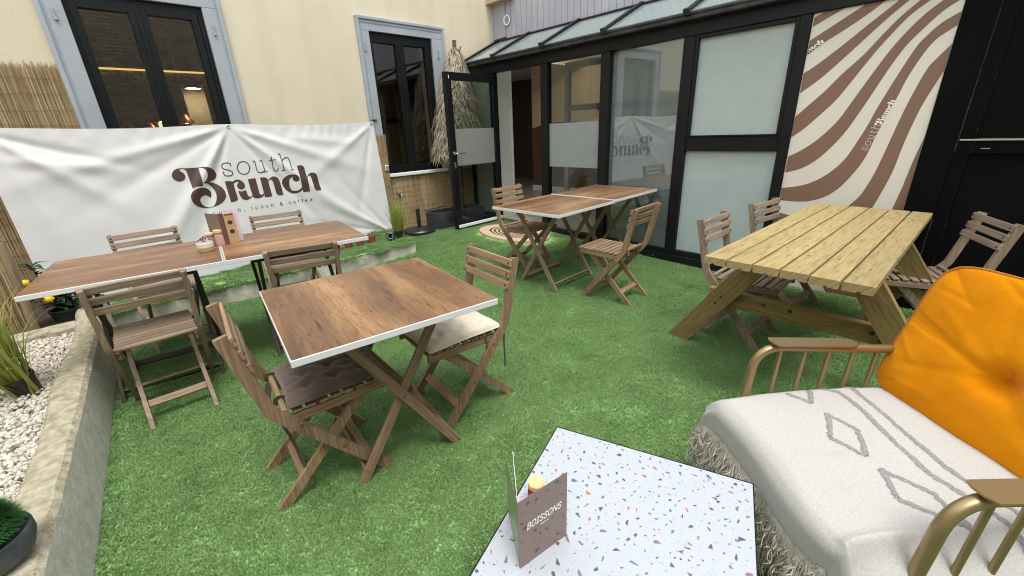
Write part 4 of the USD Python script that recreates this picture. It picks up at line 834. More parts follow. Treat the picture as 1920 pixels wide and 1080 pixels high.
# ================================================================ seat cushions
def quilt(label, loc, rz, material, sx, sy, H, tilt=None):
    t = thing('seat_cushion', label, 'cushion', loc, rz, tilt=tilt); g = np.random.default_rng(int(abs(loc[0]) * 1000))
    T = [((i + .5) / 3 * 1.7 - .85, (j + .5) / 3 * 1.7 - .85) for i in range(3) for j in range(3)]
    def surf(u, v, sgn):
        a, b = u * 2 - 1, v * 2 - 1
        e = np.clip((1 - np.abs(a) ** 3.2) * (1 - np.abs(b) ** 3.2), 0, 1) ** .42
        pinch = 1 - .035 * (np.abs(a) ** 2) * (1 - np.abs(b)) - 0
        z = H * e
        if sgn > 0:
            for p, q in T: z -= H * .62 * np.exp(-(((a - p) / .13) ** 2 + ((b - q) / .13) ** 2)) * e
            for q in (-.28, .28): z -= H * .10 * np.exp(-((b - q) / .10) ** 2) * e; z -= H * .10 * np.exp(-((a - q) / .10) ** 2) * e
            z += .004 * (meshkit.fbm(np.stack([a * 3.2, b * 3.2, a * 0 + 3], -1), 3, 4) - .5) * e + .0016 * np.sin((a * 7 + b * 19) + 3 * np.sin(a * 5)) * e
        else: z = -.35 * z
        x = a * sx / 2 * (1 - .03 * np.cos(b * PI / 2) ** 2); y = b * sy / 2 * (1 - .03 * np.cos(a * PI / 2) ** 2)
        return np.stack([x, y, z], 1)
    s = Sh(); P, f = grid(64, 64, lambda u, v: surf(u, v, 1)); s.add(P, f); P, f = grid(20, 20, lambda u, v: surf(u, v, -1)); s.add(P, f[:, ::-1])
    obj('cover', s, material, t, smooth=True)
    ed = [surf(np.array([u]), np.array([v]), 1)[0] for u, v in [(k / 16, 0) for k in range(16)] + [(1, k / 16) for k in range(16)] + [(1 - k / 16, 1) for k in range(16)] + [(0, 1 - k / 16) for k in range(16)]]
    obj('piping', tube(Sh(), ed, .0028, 6, True), material, t, smooth=True)
    for p, q in T: 
        z = float(surf(np.array([(p + 1) / 2]), np.array([(q + 1) / 2]), 1)[0][2]); o = trimesh.creation.icosphere(1, .006); o.vertices[:, 2] *= .5; obj('tuft_button', o.apply_translation((p * sx / 2, q * sy / 2, z + .001)), material, t)
    return t
ca = math.radians(-6.0); cx, cy = .160 + .285 * math.cos(ca), 1.634 + .285 * math.sin(ca)
c1 = quilt('dark brown quilted cushion tied to the chair left of the single table', (cx, cy, .428), -6.0, 'linen_brown', .365, .345, .038)
ca2 = math.radians(174.1); cx, cy = 1.280 + .268 * math.cos(ca2), 1.550 + .268 * math.sin(ca2)
c2 = quilt('pale sand quilted cushion on the chair right of the single table', (cx, cy, .428), 176.0, 'linen_sand', .395, .365, .044)
def ribbon(parent, pts, w=.006):
    pts = np.array(pts, float); s = Sh(); d = np.gradient(pts, axis=0); side = np.cross(d, V(.3, 1, .2)); side /= np.linalg.norm(side, axis=1, keepdims=True)
    v = np.vstack([pts - side * w, pts + side * w]); k = len(pts); s.add(v, [(i, i + 1, k + i + 1, k + i) for i in range(k - 1)]); obj('tie_ribbon', s, 'ribbon_olive', parent, smooth=True)
def loop(parent, y):
    th = np.linspace(0, 2 * PI, 14); ribbon(parent, [(-.197 + .017 * math.cos(a), y + .003 * a, -.009 + .017 * math.sin(a)) for a in th], .008)
for y in (-.09, .115): loop(c1, y)
ribbon(c1, catmull([(-.205, -.11, -.02), (-.215, -.12, -.07), (-.20, -.13, -.14), (-.19, -.125, -.21), (-.185, -.13, -.27), (-.17, -.135, -.33), (-.172, -.14, -.385)], 5, False), .006)
ribbon(c1, catmull([(-.21, .10, -.02), (-.225, .09, -.06), (-.235, .08, -.10), (-.23, .075, -.16)], 5, False), .012)
ribbon(c2, catmull([(-.19, .17, -.006), (-.205, .185, -.03), (-.20, .19, -.10), (-.203, .188, -.17), (-.20, .19, -.225)], 5, False), .005)
ribbon(c2, catmull([(-.10, .175, -.03), (-.105, .18, -.06), (-.10, .178, -.10)], 4, False), .005)
# ================================================================ armchair, throw and cushions (local x = depth from front to back, y = from the near arm towards the far arm)
AO = V(1.349, .381, 0); AR = math.degrees(math.atan2(-.6362, .7715))
# local (u, v, z) with v from the far arm to the near arm -> y = -v
L_ = lambda u, v, z: V(u, -v, z)
ac = thing('armchair', 'brass framed armchair with slatted metal arms at the right edge', 'armchair', AO, AR)
def arc(p, q, c, n=7):   # quarter bend from p to q about the corner c
    p, q, c = map(np.asarray, (p, q, c)); return [(1 - t) ** 2 * p + 2 * t * (1 - t) * c + t * t * q for t in np.linspace(0, 1, n)]
for v in (-.012, .605):
    pts = [L_(.055, v, .0), L_(.062, v, .35), L_(.075, v, .535)] + arc(L_(.075, v, .535), L_(.155, v, .605), L_(.085, v, .602)) + [L_(.30, v, .592), L_(.50, v, .572), L_(.76, v, .55)]
    arm = obj('arm', tube(Sh(), pts, .0145, 12), 'brass', ac, smooth=True)
    lo = obj('side_rail', tube(Sh(), [L_(.06, v, .275), L_(.70, v, .275)], .012, 10), 'brass_dark', ac, smooth=True)
    for k in range(6):
        u = .165 + k * .088; zt = .60 - (u - .155) * .088
        obj('spindle', tube(Sh(), [L_(u - .012, v, .278), L_(u, v, zt)], .0075, 8), 'brass', ac, smooth=True)
    prof = Polygon([(.135, -.026), (.128, -.012), (.128, .012), (.135, .026), (.39, .026), (.425, .012), (.425, -.012), (.39, -.026)]).buffer(.004, quad_segs=3)
    tt = trimesh.creation.extrude_polygon(prof, .005, engine='earcut'); w = tt.vertices
    s = Sh().add(np.stack([w[:, 0], -v + w[:, 1], .6235 + w[:, 2] - (w[:, 0] - .13) * .088], 1), tt.faces); obj('arm_pad', s, 'brass', ac, smooth=30)
    obj('rear_leg', tube(Sh(), [L_(.70, v, 0), L_(.69, v, .30), L_(.80, v, .80)], .013, 10), 'brass_dark', ac, smooth=True)
for z, u in ((.275, .06), (.275, .70), (.80, .80)): obj('cross_rail', tube(Sh(), [L_(u, -.012, z), L_(u, .605, z)], .012, 10), 'brass_dark', ac, smooth=True)
for k in range(7): obj('back_bar', tube(Sh(), [L_(.695, .04 + k * .086, .30), L_(.80, .04 + k * .086, .80)], .006, 6), 'brass_dark', ac)
for k in range(8): obj('seat_slat', bar(Sh(), L_(.12 + k * .075, 0, .285), L_(.12 + k * .075, .6, .285), .04, .006), 'black_metal', ac)
def rbox(sx, sy, sz, r, n=9, puff=(0, 0, 0)):
    """rounded, slightly puffed box"""
    s = trimesh.creation.box((1, 1, 1)); v, f = s.vertices, s.faces
    for _ in range(5): v, f = trimesh.remesh.subdivide(v, f)
    m = trimesh.Trimesh(v, f); m.merge_vertices(); v = m.vertices * 2
    h = V(sx, sy, sz) / 2; p = v * h; q = np.clip(p, -(h - r), h - r); d = p - q; n_ = np.linalg.norm(d, axis=1, keepdims=True); p = np.where(n_ > 1e-9, q + d / np.maximum(n_, 1e-9) * np.minimum(n_, r), p)
    for k in range(3):
        a, b = [i for i in range(3) if i != k]; p[:, k] += puff[k] * np.sign(v[:, k]) * np.abs(v[:, k]) ** 3 * np.clip((1 - v[:, a] ** 2) * (1 - v[:, b] ** 2), 0, 1)
    return p, m.faces
sc = thing('seat_pad', 'orange seat pad hidden under the white throw', 'cushion', AO, AR)
p, f = rbox(.64, .585, .115, .03, puff=(0, 0, .012)); obj('cover', Sh().add(p + V(.315, -.30, .352), f), 'fabric_orange', sc, smooth=True)
# orange back cushion, box edged with piping
bc = thing('back_cushion', 'large bright orange back cushion with piped edges leaning in the armchair', 'cushion', AO, AR)
RA = math.radians(18.5); bu, bw = V(math.sin(RA), 0, math.cos(RA)), V(math.cos(RA), 0, -math.sin(RA))   # up the back, away from the sitter
def bcf(a, b, w):   # a across -1..1 (towards the near arm), b up -1..1, w through the thickness (m)
    return V(.528, -.285, .432) + (b + 1)[..., None] * .235 * bu + w[..., None] * bw + (a * .305)[..., None] * V(0, -1, 0)
def rr(a, b, k=.86):   # rounded outline
    r = (np.abs(a) ** 7 + np.abs(b) ** 7) ** (1 / 7.); m = np.maximum(np.abs(a), np.abs(b)); q = np.where(r > 1e-9, m / np.maximum(r, 1e-9), 1); return a * q, b * q
TU = [(.62, -.12), (-.62, 1.9), (.62, 1.9)]
def front(u, v, sgn=1):
    a, b = u * 2 - 1, v * 2 - 1; a2, b2 = rr(a, b); e = np.clip((1 - np.abs(a) ** 4) * (1 - np.abs(b) ** 4), 0, 1) ** .6
    w = -.030 * e
    if sgn > 0:
        w += .046 * np.exp(-(((a + .03) / .17) ** 2 + ((b + .16) / .17) ** 2)) * e + .012 * np.exp(-(((a + .03) / .05) ** 2 + ((b + .16) / .05) ** 2))
        for (p0, q0), (p1, q1), A, wd in (((-.03, -.16), (-1.0, .16), .012, .050), ((-.03, -.16), (-.75, .42), -.006, .07), ((-.03, -.16), (-.25, .85), .007, .06), ((-.03, -.16), (.35, .75), .008, .07), ((-.03, -.16), (.95, .12), .011, .06), ((-.03, -.16), (.6, -.8), .007, .07), ((-.03, -.16), (-.35, -.95), .006, .06), ((-.03, -.16), (-.85, -.55), .006, .06), ((-1.0, .24), (-.55, .06), .008, .028), ((-1.0, .08), (-.62, -.02), .006, .022), ((-.98, -.10), (-.70, -.42), -.005, .04), ((-.5, .98), (-.15, .72), .005, .035), ((-.95, .62), (-.5, .58), .004, .04), ((-.9, -.82), (-.4, -.72), -.004, .05)):
            d = V(p1 - p0, q1 - q0); L = np.linalg.norm(d); d /= L; q = ((a - p0) * d[0] + (b - q0) * d[1]) / L; x = -(a - p0) * d[1] + (b - q0) * d[0]
            w += .45 * A * np.exp(-(x / wd) ** 2) * ss(q * 4 + .3) * ss((1.15 - q) * 3)
        w += .006 * (meshkit.fbm(np.stack([a * 2.2, b * 2.2, a * 0], -1), 4, 3) - .5)
    return bcf(a2, b2, w if sgn > 0 else .10 - w)
s = Sh(); P, f = grid(90, 90, front); s.add(P, f[:, ::-1]); P, f = grid(30, 30, lambda u, v: front(u, v, -1)); s.add(P, f)
obj('panel', s, 'fabric_orange', bc, smooth=True)
edge = [(k / 40, 0) for k in range(40)] + [(1, k / 40) for k in range(40)] + [(1 - k / 40, 1) for k in range(40)] + [(0, 1 - k / 40) for k in range(40)]
E0 = np.array([front(np.array([u]), np.array([v]), 1)[0] for u, v in edge]); E1 = np.array([front(np.array([u]), np.array([v]), -1)[0] for u, v in edge])
cen = E0.mean(0); gus = []
for t_ in np.linspace(0, 1, 7):
    r_ = E0 + (E1 - E0) * t_; c_ = r_.mean(0); gus.append(c_ + (r_ - c_) * (1 + .022 * math.sin(PI * t_)))
G_ = np.array(gus); k = len(edge); idx = np.arange(7 * k).reshape(7, k); f = np.stack([idx[:-1].ravel(), np.roll(idx, -1, 1)[:-1].ravel(), np.roll(idx, -1, 1)[1:].ravel(), idx[1:].ravel()], 1)
obj('gusset', Sh().add(G_.reshape(-1, 3), f), 'fabric_orange', bc, smooth=True)
for E_ in (E0, E1): obj('piping', tube(Sh(), cen * 0 + E_, .0042, 7, True), 'piping_orange', bc, smooth=True)
o = trimesh.creation.icosphere(2, .011); o.vertices[:, 0] *= .5; obj('tuft_button', o.apply_translation(front(np.array([.485]), np.array([.42]))[0]), 'fabric_orange', bc, smooth=True)
# throw
th_ = thing('throw', 'off white woven throw with grey zigzag lines over the seat', 'throw', AO, AR)
def throw_pt(u, v):
    """u: metres from the fold at the front edge (negative: hanging), v across"""
    u, v = np.asarray(u, float), np.asarray(v, float)
    R = .058; ft = -.066 + .012 * np.sin(v * 9) + .014 * np.exp(-((v - .56) / .07) ** 2)
    x = np.where(u > 0, ft + R + u, np.where(u > -R * PI / 2, ft + R - R * np.sin(np.clip(-u / R, 0, PI / 2)), ft - 0 * v))
    z = np.where(u > 0, 0, np.where(u > -R * PI / 2, -R * (1 - np.cos(np.clip(-u / R, 0, PI / 2))), -R - (-u - R * PI / 2)))
    z = .438 + z + .010 * np.sin(np.clip(u, 0, 1) * 5.5) * np.where(u > 0, 1, 0)
    z = z + np.where(u > -.03, .006 * (meshkit.fbm(np.stack([u * 7, v * 7, u * 0], -1), 3, 2) - .5) * 2 + .006 * np.exp(-((v - .30 - .2 * u) / .03) ** 2) * ss(u * 6) * ss((.3 - u) * 6), 0)
    # far and near sides roll down
    d1 = np.clip(.03 - v, 0, .1); z = z - 3.0 * d1 ** 2 * 3 - d1 * .3
    d2 = np.clip(v - .55, 0, .2); z = z - d2 * .9 + .018 * np.exp(-((v - .55) / .018) ** 2) * ss((.16 - u) * 8) + .010 * np.sin(u * 22) * ss(d2 * 20)
    return np.stack([x, -v + np.where(u < -.05, .012 * np.sin(u * 30), 0), z], -1)
U0, U1, V0, V1 = -.150, .60, -.035, .625
P, f = grid(110, 110, lambda a, b: throw_pt(U0 + (U1 - U0) * a, V0 + (V1 - V0) * b)); obj('cloth', Sh().add(P, f[:, ::-1]), 'throw_white', th_, smooth=True)
def woven(pts, w, closed=False):
    c = catmull(pts, 8, closed); g = np.random.default_rng(len(pts)); c = c + g.normal(0, .0012, c.shape)
    d = np.gradient(c, axis=0); nn = np.stack([-d[:, 1], d[:, 0]], 1); nn /= np.maximum(np.linalg.norm(nn, axis=1, keepdims=True), 1e-9)
    ww = w * (1 + g.normal(0, .16, len(c)))[:, None]
    rows = [c - nn * ww, c - nn * ww * .5, c, c + nn * ww * .5, c + nn * ww]; hts = [.0005, .0032, .0042, .0032, .0005]
    Q = np.stack([throw_pt(r[:, 0] - .0, r[:, 1]) + V(0, 0, h) for r, h in zip(rows, hts)], 1); k = len(c); i = np.arange(k * 5).reshape(k, 5)
    f = np.stack([i[:-1, :-1].ravel(), i[1:, :-1].ravel(), i[1:, 1:].ravel(), i[:-1, 1:].ravel()], 1); obj('woven_line', Sh().add(Q.reshape(-1, 3), f), 'throw_grey', th_, smooth=True)
L1 = [(.335, -.02), (.34, .026), (.362, .048), (.357, .106), (.352, .147), (.341, .191), (.331, .238), (.322, .293), (.324, .339), (.320, .394), (.333, .448), (.338, .5), (.341, .557), (.34, .60)]
L2 = [(.435, -.02), (.428, .024), (.414, .093), (.403, .161), (.391, .236), (.386, .29), (.386, .341), (.383, .398), (.390, .442), (.396, .506), (.40, .6)]
woven(L1, .0085); woven(L2, .0085)
def poly_lines(ps, w, close=True):
    ps = list(ps) + ([ps[0]] if close else [])
    for a, b in zip(ps[:-1], ps[1:]): woven([a, (a[0] * .5 + b[0] * .5 + .003, a[1] * .5 + b[1] * .5), b], w)
poly_lines([(.229, .147), (.262, .222), (.200, .328), (.160, .245)], .0078)
poly_lines([(.205, .375), (.272, .455), (.245, .55), (.172, .462)], .0078)
poly_lines([(.188, .035), (.224, .089), (.275, .022)], .008, False)
fr = Sh(); g = np.random.default_rng(44)
for i in range(105):
    vt = V0 + (V1 + .005 - V0) * (i + g.uniform(.1, .9)) / 105; Lt = g.uniform(.12, .21); sw = g.normal(0, .016); out = g.uniform(-.016, .004); knot = g.uniform(.10, .3)
    for _ in range(13):
        v = vt + g.normal(0, .0030); b = throw_pt(np.array([U0 + .004]), np.array([v]))[0]; Ls = Lt * g.uniform(.65, 1.1); k = 11; q = np.linspace(0, 1, k); ph, ph2 = g.random(2) * 6; am = g.uniform(.004, .013); fq, fq2 = g.uniform(5, 15, 2); sp = g.normal(0, .013); sp2 = g.normal(0, .012)
        pin = 1 - .75 * np.exp(-((q - knot) / .10) ** 2); sv = np.clip(q - knot, 0, 1) ** .8
        pts = np.stack([b[0] - .004 + out * q + (am * np.sin(q * fq + ph) * q ** .6 + sp2 * sv) * pin, b[1] + (vt - v) * (1 - pin) + sw * q + (am * np.cos(q * fq2 + ph2) * q ** .6 + sp * sv) * pin, b[2] - Ls * q * (1 - .10 * np.sin(q * 9 + ph) ** 2)], 1)
        tube(fr, pts, g.uniform(.0013, .0023), 3, caps=False)
obj('fringe', fr, 'fringe_yarn', th_, smooth=True, kind='stuff')

# ================================================================ terrazzo table
TZ = .36; T0, T1 = V(.888, .762), V(1.088, .204); te = (T1 - T0); TL = np.linalg.norm(te); te /= TL; tn = V(te[1], -te[0]);
if tn[0] > 0: tn = -tn
tw = .62
TT = frame4((*(T0), 0), (*te, 0), (*tn, 0), (0, 0, 1))
tt_ = thing('terrazzo_table', 'low white terrazzo table in the foreground', 'table', (T0[0], T0[1], 0), math.degrees(math.atan2(te[1], te[0])))
# local x along the far edge, local y = -tn side
yl = lambda q: -q if np.cross(te, tn) < 0 else q
def tbox(x0, x1, q0, q1, z0, z1, b=.001): 
    a, c = sorted((yl(q0), yl(q1))); return bx((x0, a, z0), (x1, c, z1), b)
obj('tabletop', tbox(.003, TL - .003, .003, tw - .003, TZ - .018, TZ), 'terrazzo', tt_)
for nm, a in (('edge_band', tbox(0, TL, 0, .0028, TZ - .02, TZ + .0006, .0004)), ('edge_band', tbox(0, TL, tw - .0028, tw, TZ - .02, TZ + .0006, .0004)), ('edge_band', tbox(0, .0028, .0028, tw - .0028, TZ - .02, TZ + .0006, .0004)), ('edge_band', tbox(TL - .0028, TL, .0028, tw - .0028, TZ - .02, TZ + .0006, .0004))): obj(nm, a, 'black_metal', tt_)
for x in (.05, TL - .05):
    for q in (.05, tw - .05): obj('leg', tbox(x - .014, x + .014, q - .014, q + .014, 0, TZ - .018, .002), 'black_metal', tt_)
g = np.random.default_rng(17); chips = {c: [] for c in ('chip_dark', 'chip_blue', 'chip_terracotta', 'chip_mauve')}; used = []
for size, cnt in ((.0115, 80), (.0078, 190), (.0045, 260), (.0017, 520)):
    for _ in range(cnt):
        for _try in range(6):
            x, y = g.uniform(.008, TL - .008), g.uniform(.008, tw - .008)
            if all((x - a) ** 2 + (y - b) ** 2 > (size + r) ** 2 * 1.7 for a, b, r in used): break
        used.append((x, y, size)); n = int(g.integers(4, 8)); a = np.sort(g.random(n)) * 2 * PI; r = size * g.uniform(.55, 1.1, n); q = np.stack([r * np.cos(a), r * np.sin(a)], 1) * [1, g.uniform(.38, .85)]
        th = g.random() * PI; q = q @ np.array([[math.cos(th), math.sin(th)], [-math.sin(th), math.cos(th)]]) + [x, y]
        q = np.clip(q, .004, [TL - .004, tw - .004]); p = Polygon(q).buffer(0)
        if p.area < 1e-8 or p.geom_type != 'Polygon': continue
        chips[g.choice(list(chips), p=[.52, .17, .22, .09])].append(p)
for c, ps in chips.items():
    s = Sh()
    for k, p in enumerate(ps):
        q = np.array(p.exterior.coords)[:-1]; n = len(q); z = TZ + .00035 + (k % 5) * .00002
        s.add(np.column_stack([q[:, 0], [yl(v) for v in q[:, 1]], np.full(n, z)]), [(0, i, i + 1) for i in range(1, n - 1)])
    obj('stone_chips', s, c, tt_, kind='stuff')
# menu cards on the terrazzo table
mc = thing('menu_card', 'brown upright folded drinks menu lettered BOISSONS', 'menu')
SP = V(.4496, .4990); RE = V(.5934, .4779); L2e = V(.5367, .6279) - V(.458, .5068); L2e /= np.linalg.norm(L2e); L3e = V(.5514, .618) - V(.467, .5178); L3e /= np.linalg.norm(L3e)
def leaf_card(a, b, z0, z1, m, th=.0009):
    a, b = V(*a, 0), V(*b, 0); d = b - a; L = np.linalg.norm(d); d /= L; n = V(d[1], -d[0], 0)
    if n @ (EYE * V(1, 1, 0) - (a + b) / 2) < 0: n = -n
    return frame4(a + V(0, 0, z0) + n * .0008, d, (0, 0, 1), n), L, bar(Sh(), a + V(0, 0, (z0 + z1) / 2), b + V(0, 0, (z0 + z1) / 2), th, z1 - z0, (0, 0, 1), .0001)
MF, ML, sh = leaf_card(SP, RE, TZ + .001, TZ + .206, 'menu_brown'); c_ = obj('card_front', sh, 'menu_brown', mc)
_, _, sh = leaf_card(SP + L2e * .002, SP + L2e * .148, TZ + .001, TZ + .206, None); obj('card_back', sh, 'menu_green', mc)
_, _, sh = leaf_card(SP + V(.006, .006) + L3e * .004, SP + V(.006, .006) + L3e * .148, TZ + .001, TZ + .205, None); obj('card_inside', sh, 'menu_white', mc)
def on_frame(tm, M, o, k=1.0, rot=0.0, shear=0.0):
    t = tm.copy(); t.vertices[:, 0] += t.vertices[:, 1] * shear; c, s_ = math.cos(rot), math.sin(rot); v = t.vertices.copy(); v[:, :2] = v[:, :2] @ np.array([[c, s_], [-s_, c]]) * k + o; t.vertices = v; t.apply_transform(M); return t
g = np.random.default_rng(6); s = Sh()
for _ in range(30):
    x, z, r = g.uniform(.008, ML - .008), g.uniform(.008, .195), g.uniform(.002, .0055)
    a = np.arange(7) / 7 * 2 * PI; rr_ = r * g.uniform(.5, 1.1, 7); q = np.stack([x + rr_ * np.cos(a) * 1.3, z + rr_ * np.sin(a), np.full(7, .0002)], 1)
    s.add(q @ MF[:3, :3].T + MF[:3, 3], [(0, i, i + 1) for i in range(1, 6)])
obj('print', s, 'menu_blot', c_, kind='stuff')
w_ = meshkit.text_mesh('BOISSONS', .0125, .0002, True); w_.vertices[:, 1] *= 1.35; wx = w_.bounds[1][0]
obj('lettering', on_frame(w_, MF, V(ML / 2 - .104 / 2, .108), .104 / wx, 0, .2).apply_translation(MF[:3, 2] * .0005), 'plastic_white', c_)
w_ = meshkit.text_mesh('Maison', .006, .0002, False); wx = w_.bounds[1][0]
obj('lettering', on_frame(w_, MF, V(ML / 2 - .012, .096), .026 / wx, 0, .35).apply_translation(MF[:3, 2] * .0005), 'plastic_white', c_)
def jar(name, label, x, y, z, r, h, m, lid=.014, cat='jar'):
    t = thing(name, label, cat, (x, y, z)); obj('jar_body', lathe([(0, .0), (r * .92, 0), (r, .006), (r, h * .72), (r * .8, h * .86), (r * .8, h)], 24), m, t, smooth=40)
    obj('lid', lathe([(0, h + lid), (r * .9, h + lid), (r * .96, h + lid - .002), (r * .96, h), (0, h)], 28), 'lid_wood', t, smooth=30); return t
jar('spice_jar', 'small jar with round wooden lid behind the drinks menu', .6105, .5975, TZ, .023, .062, 'jar_red')
s = Sh(); v, f = _box(.030, .004, .05, .001); t = thing('sugar_packet', 'red sugar packet leaning behind the drinks menu', 'packet', (.565, .588, TZ + .022), -30, tilt=(14, 0, 0)); obj('packet', s.add(v, f), 'jar_red', t); obj('stripe', Sh().add(*_box(.0305, .0045, .006, .0005)), 'sugar_white', t)

# ================================================================ things on the long table
H0 = .7125
t = thing('sugar_pot', 'cream ceramic pot full of sugar sticks on the long table', 'pot', (.3116, 3.0153, H0))
obj('bowl', lathe([(0, 0), (.038, 0), (.042, .004), (.0435, .026), (.043, .052), (.040, .054), (.0385, .050), (.038, .01), (0, .01)], 28), 'ceramic', t, smooth=40)
obj('glaze_band', lathe([(.0425, .004), (.0441, .024), (.0440, .027)], 28), 'ceramic_tan', t, smooth=True)
g = np.random.default_rng(2)
for k in range(17):
    a, r = g.random() * 6.28, .028 * math.sqrt(g.random()); tx, ty = g.normal(0, .2), g.normal(0, .2); b = V(r * math.cos(a), r * math.sin(a), .012); d = V(tx, ty, 1); d /= np.linalg.norm(d); L = .068 + g.uniform(-.008, .010)
    st = obj('sugar_stick', bar(Sh(), b, b + d * L, .010, .003, (math.cos(a), math.sin(a), 0), .001), 'sugar_white', t)
    obj('stick_end', bar(Sh(), b + d * L * .86, b + d * (L + .001), .0104, .0034, (math.cos(a), math.sin(a), 0), .0008), 'sugar_red' if k % 3 else 'chip_blue', st)
jar('spice_jar', 'pink filled glass jar with wooden lid beside the sugar pot', .4055, 3.110, H0, .028, .082, 'jar_pink', .016)
jar('spice_jar', 'grey jar with pale wooden lid behind the sugar pot', .358, 3.135, H0, .027, .070, 'jar_grey', .013)
def standing(name, label, a, b, z1, m, cat='menu', lean=0.0):
    t = thing(name, label, cat); d = V(b[0] - a[0], b[1] - a[1], 0); d /= np.linalg.norm(d); n = V(d[1], -d[0], 0); A_, B_ = V(*a, H0), V(*b, H0); up = V(0, 0, 1) - n * lean; up /= np.linalg.norm(up)
    M_ = frame4(A_, d, up, n); L = np.linalg.norm(B_ - A_); v, f = _box(L, z1, .0016, .0003); obj('sheet', Sh().add((v + V(L / 2, z1 / 2, 0)) @ M_[:3, :3].T + A_, f), m, t); return t, M_, L
t, M_, L = standing('menu_card', 'dark brown upright menu card at the back of the long table set', (.375, 3.195), (.424, 3.088), .195, 'menu_brown')
_, M2, L2 = t, M_, L
A_ = V(.424, 3.088, H0); d = V(.452 - .424, 3.095 - 3.088, 0); s = Sh(); bar(s, A_ + V(0, 0, .098), A_ + d + V(0, 0, .098), .0016, .196, (0, 0, 1), .0003); obj('spine', s, 'menu_dark_brown', t)
t, M_, L = standing('menu_card', 'kraft paper card with two round badges beside the brown menu', (.450, 3.095), (.506, 3.099), .192, 'menu_kraft', lean=-.06)
for z in (.135, .078):
    q = Point(0, 0).buffer(.0135); b_ = trimesh.creation.extrude_polygon(q, .0004, engine='earcut'); obj('badge', on_frame(b_, M_, V(L * .5, z)).apply_translation(M_[:3, 2] * .001), 'badge_brown', t)
obj('heading', on_frame(trimesh.creation.box((L * .8, .008, .0004)), M_, V(L / 2, .184)).apply_translation(M_[:3, 2] * .001), 'menu_dark_brown', t)
t, M_, L = standing('menu_card', 'pale pink paper card with small print, rightmost card on the long table', (.470, 3.172), (.540, 3.160), .205, 'menu_pink', lean=-.05)
for k in range(11):
    wq = RNG.uniform(.012, .035); obj('print_line', on_frame(trimesh.creation.box((.0018, wq, .0003)), M_, V(L * (.55 + .3 * (k % 3) / 3), .03 + k * .015)).apply_translation(M_[:3, 2] * .001), 'menu_text', t)

def blades(n, seed, L0, L1, spread, base, w=.004, droop=.5):
    g = np.random.default_rng(seed); vs, fs = [], []; c = 0
    for _ in range(n):
        a = g.random() * 2 * PI; L = g.uniform(L0, L1); sp = spread * g.uniform(.1, 1); d = V(math.cos(a), math.sin(a), 0); p = V(g.normal(0, base), g.normal(0, base), 0); sd = V(-d[1], d[0], 0) * w * g.uniform(.6, 1.2); k = 6; dr = droop * g.uniform(0, 1) ** 3
        for i in range(k):
            q = i / (k - 1); pt_ = p + d * (sp * L * q + dr * L * q ** 3 * .6) + V(0, 0, L * (q - dr * q ** 3 * .6)); ww = sd * (1 - q ** 2)
            vs += [pt_ - ww, pt_ + ww]
        for i in range(k - 1): fs.append((c + 2 * i, c + 2 * i + 1, c + 2 * i + 3, c + 2 * i + 2))
        c += 2 * k
    return Sh().add(np.array(vs), np.array(fs))
# ================================================================ back corner: parasol, planter, base, plants, pots
t = thing('straw_parasol', 'closed straw parasol standing behind the open door', 'parasol', (3.535, 4.80, .12), 0)
s = Sh(); tube(s, [(0.02, .02, 0), (.03, 0, 1.0), (.085, 0, 2.275)], [.028, .028, .026], 10); obj('pole', s, 'bark', t, smooth=True)
s = Sh(); tube(s, [(.10, -.015, 2.08), (.16, -.03, 2.21)], .008, 6); obj('twig', s, 'bark', t)
th = Sh(); g = np.random.default_rng(13); vs, fs = [], []; c = 0
tiers = [(2.20, 1.78, .045, .21), (2.0, 1.58, .13, .27), (1.80, 1.36, .18, .31), (1.60, 1.20, .21, .37), (1.40, 1.05, .24, .36), (1.25, .92, .20, .33)]
for q_, (zt, zb, r0, r1) in enumerate(tiers):   # an inner core of dense straw, then short leaves standing off it
    for _ in range(780):
        a = g.random() * 2 * PI; f_ = g.random() ** .8; top = zt - (zt - zb) * f_; rr0 = (r0 + (r1 - r0) * math.sin(f_ * PI / 2)) * g.uniform(.80, 1.03); L = g.uniform(.07, .17); a2 = a + g.normal(0, .28); out = g.uniform(.0, .055) if g.random() < .8 else g.uniform(.03, .09)
        cx = .03 + .055 * (top - 1.0) / 1.27 - (.07 if q_ == 5 else 0); w = g.uniform(.0035, .0075)
        p0, p1 = V(cx + rr0 * math.cos(a), rr0 * .75 * math.sin(a), top), V(cx + (rr0 + out) * math.cos(a2), (rr0 + out) * .75 * math.sin(a2), top - L); m = (p0 + p1) / 2 + V(math.cos(a), math.sin(a), 0) * g.uniform(.0, .02)
        sd = V(-math.sin(a), math.cos(a), g.normal(0, .4)); sd *= w / np.linalg.norm(sd)
        vs += [p0 - sd * .6, p0 + sd * .6, m - sd, m + sd, p1]; fs += [(c, c + 1, c + 3), (c, c + 3, c + 2), (c + 2, c + 3, c + 4)]; c += 5
core = [(0.0, 2.21), (.05, 2.18), (.15, 2.0), (.20, 1.75), (.25, 1.5), (.27, 1.3), (.22, 1.1), (.0, 1.08)]
lc_ = lathe(core[::-1], 20); obj('straw_core', Sh().add(np.array([(.03 + .055 * (z - 1.0) / 1.27 + x * .88, y * .66, z) for x, y, z in lc_.get()[0]]), lc_.get()[1]), 'bark', t, smooth=True)
obj('thatch', Sh().add(np.array(vs), np.array(fs)), 'thatch', t, kind='stuff')
PX0, PX1, PY0, PY1, PZ = 2.99, 3.78, 4.60, 4.90, .115
t = thing('potted_plant', 'small leafy house plant in a pale pot behind the glass of the open door', 'plant', (4.16, 4.86, .30))
obj('stand', bx((-.11, -.11, -.20), (.11, .11, -.002)), 'room_dark', t)
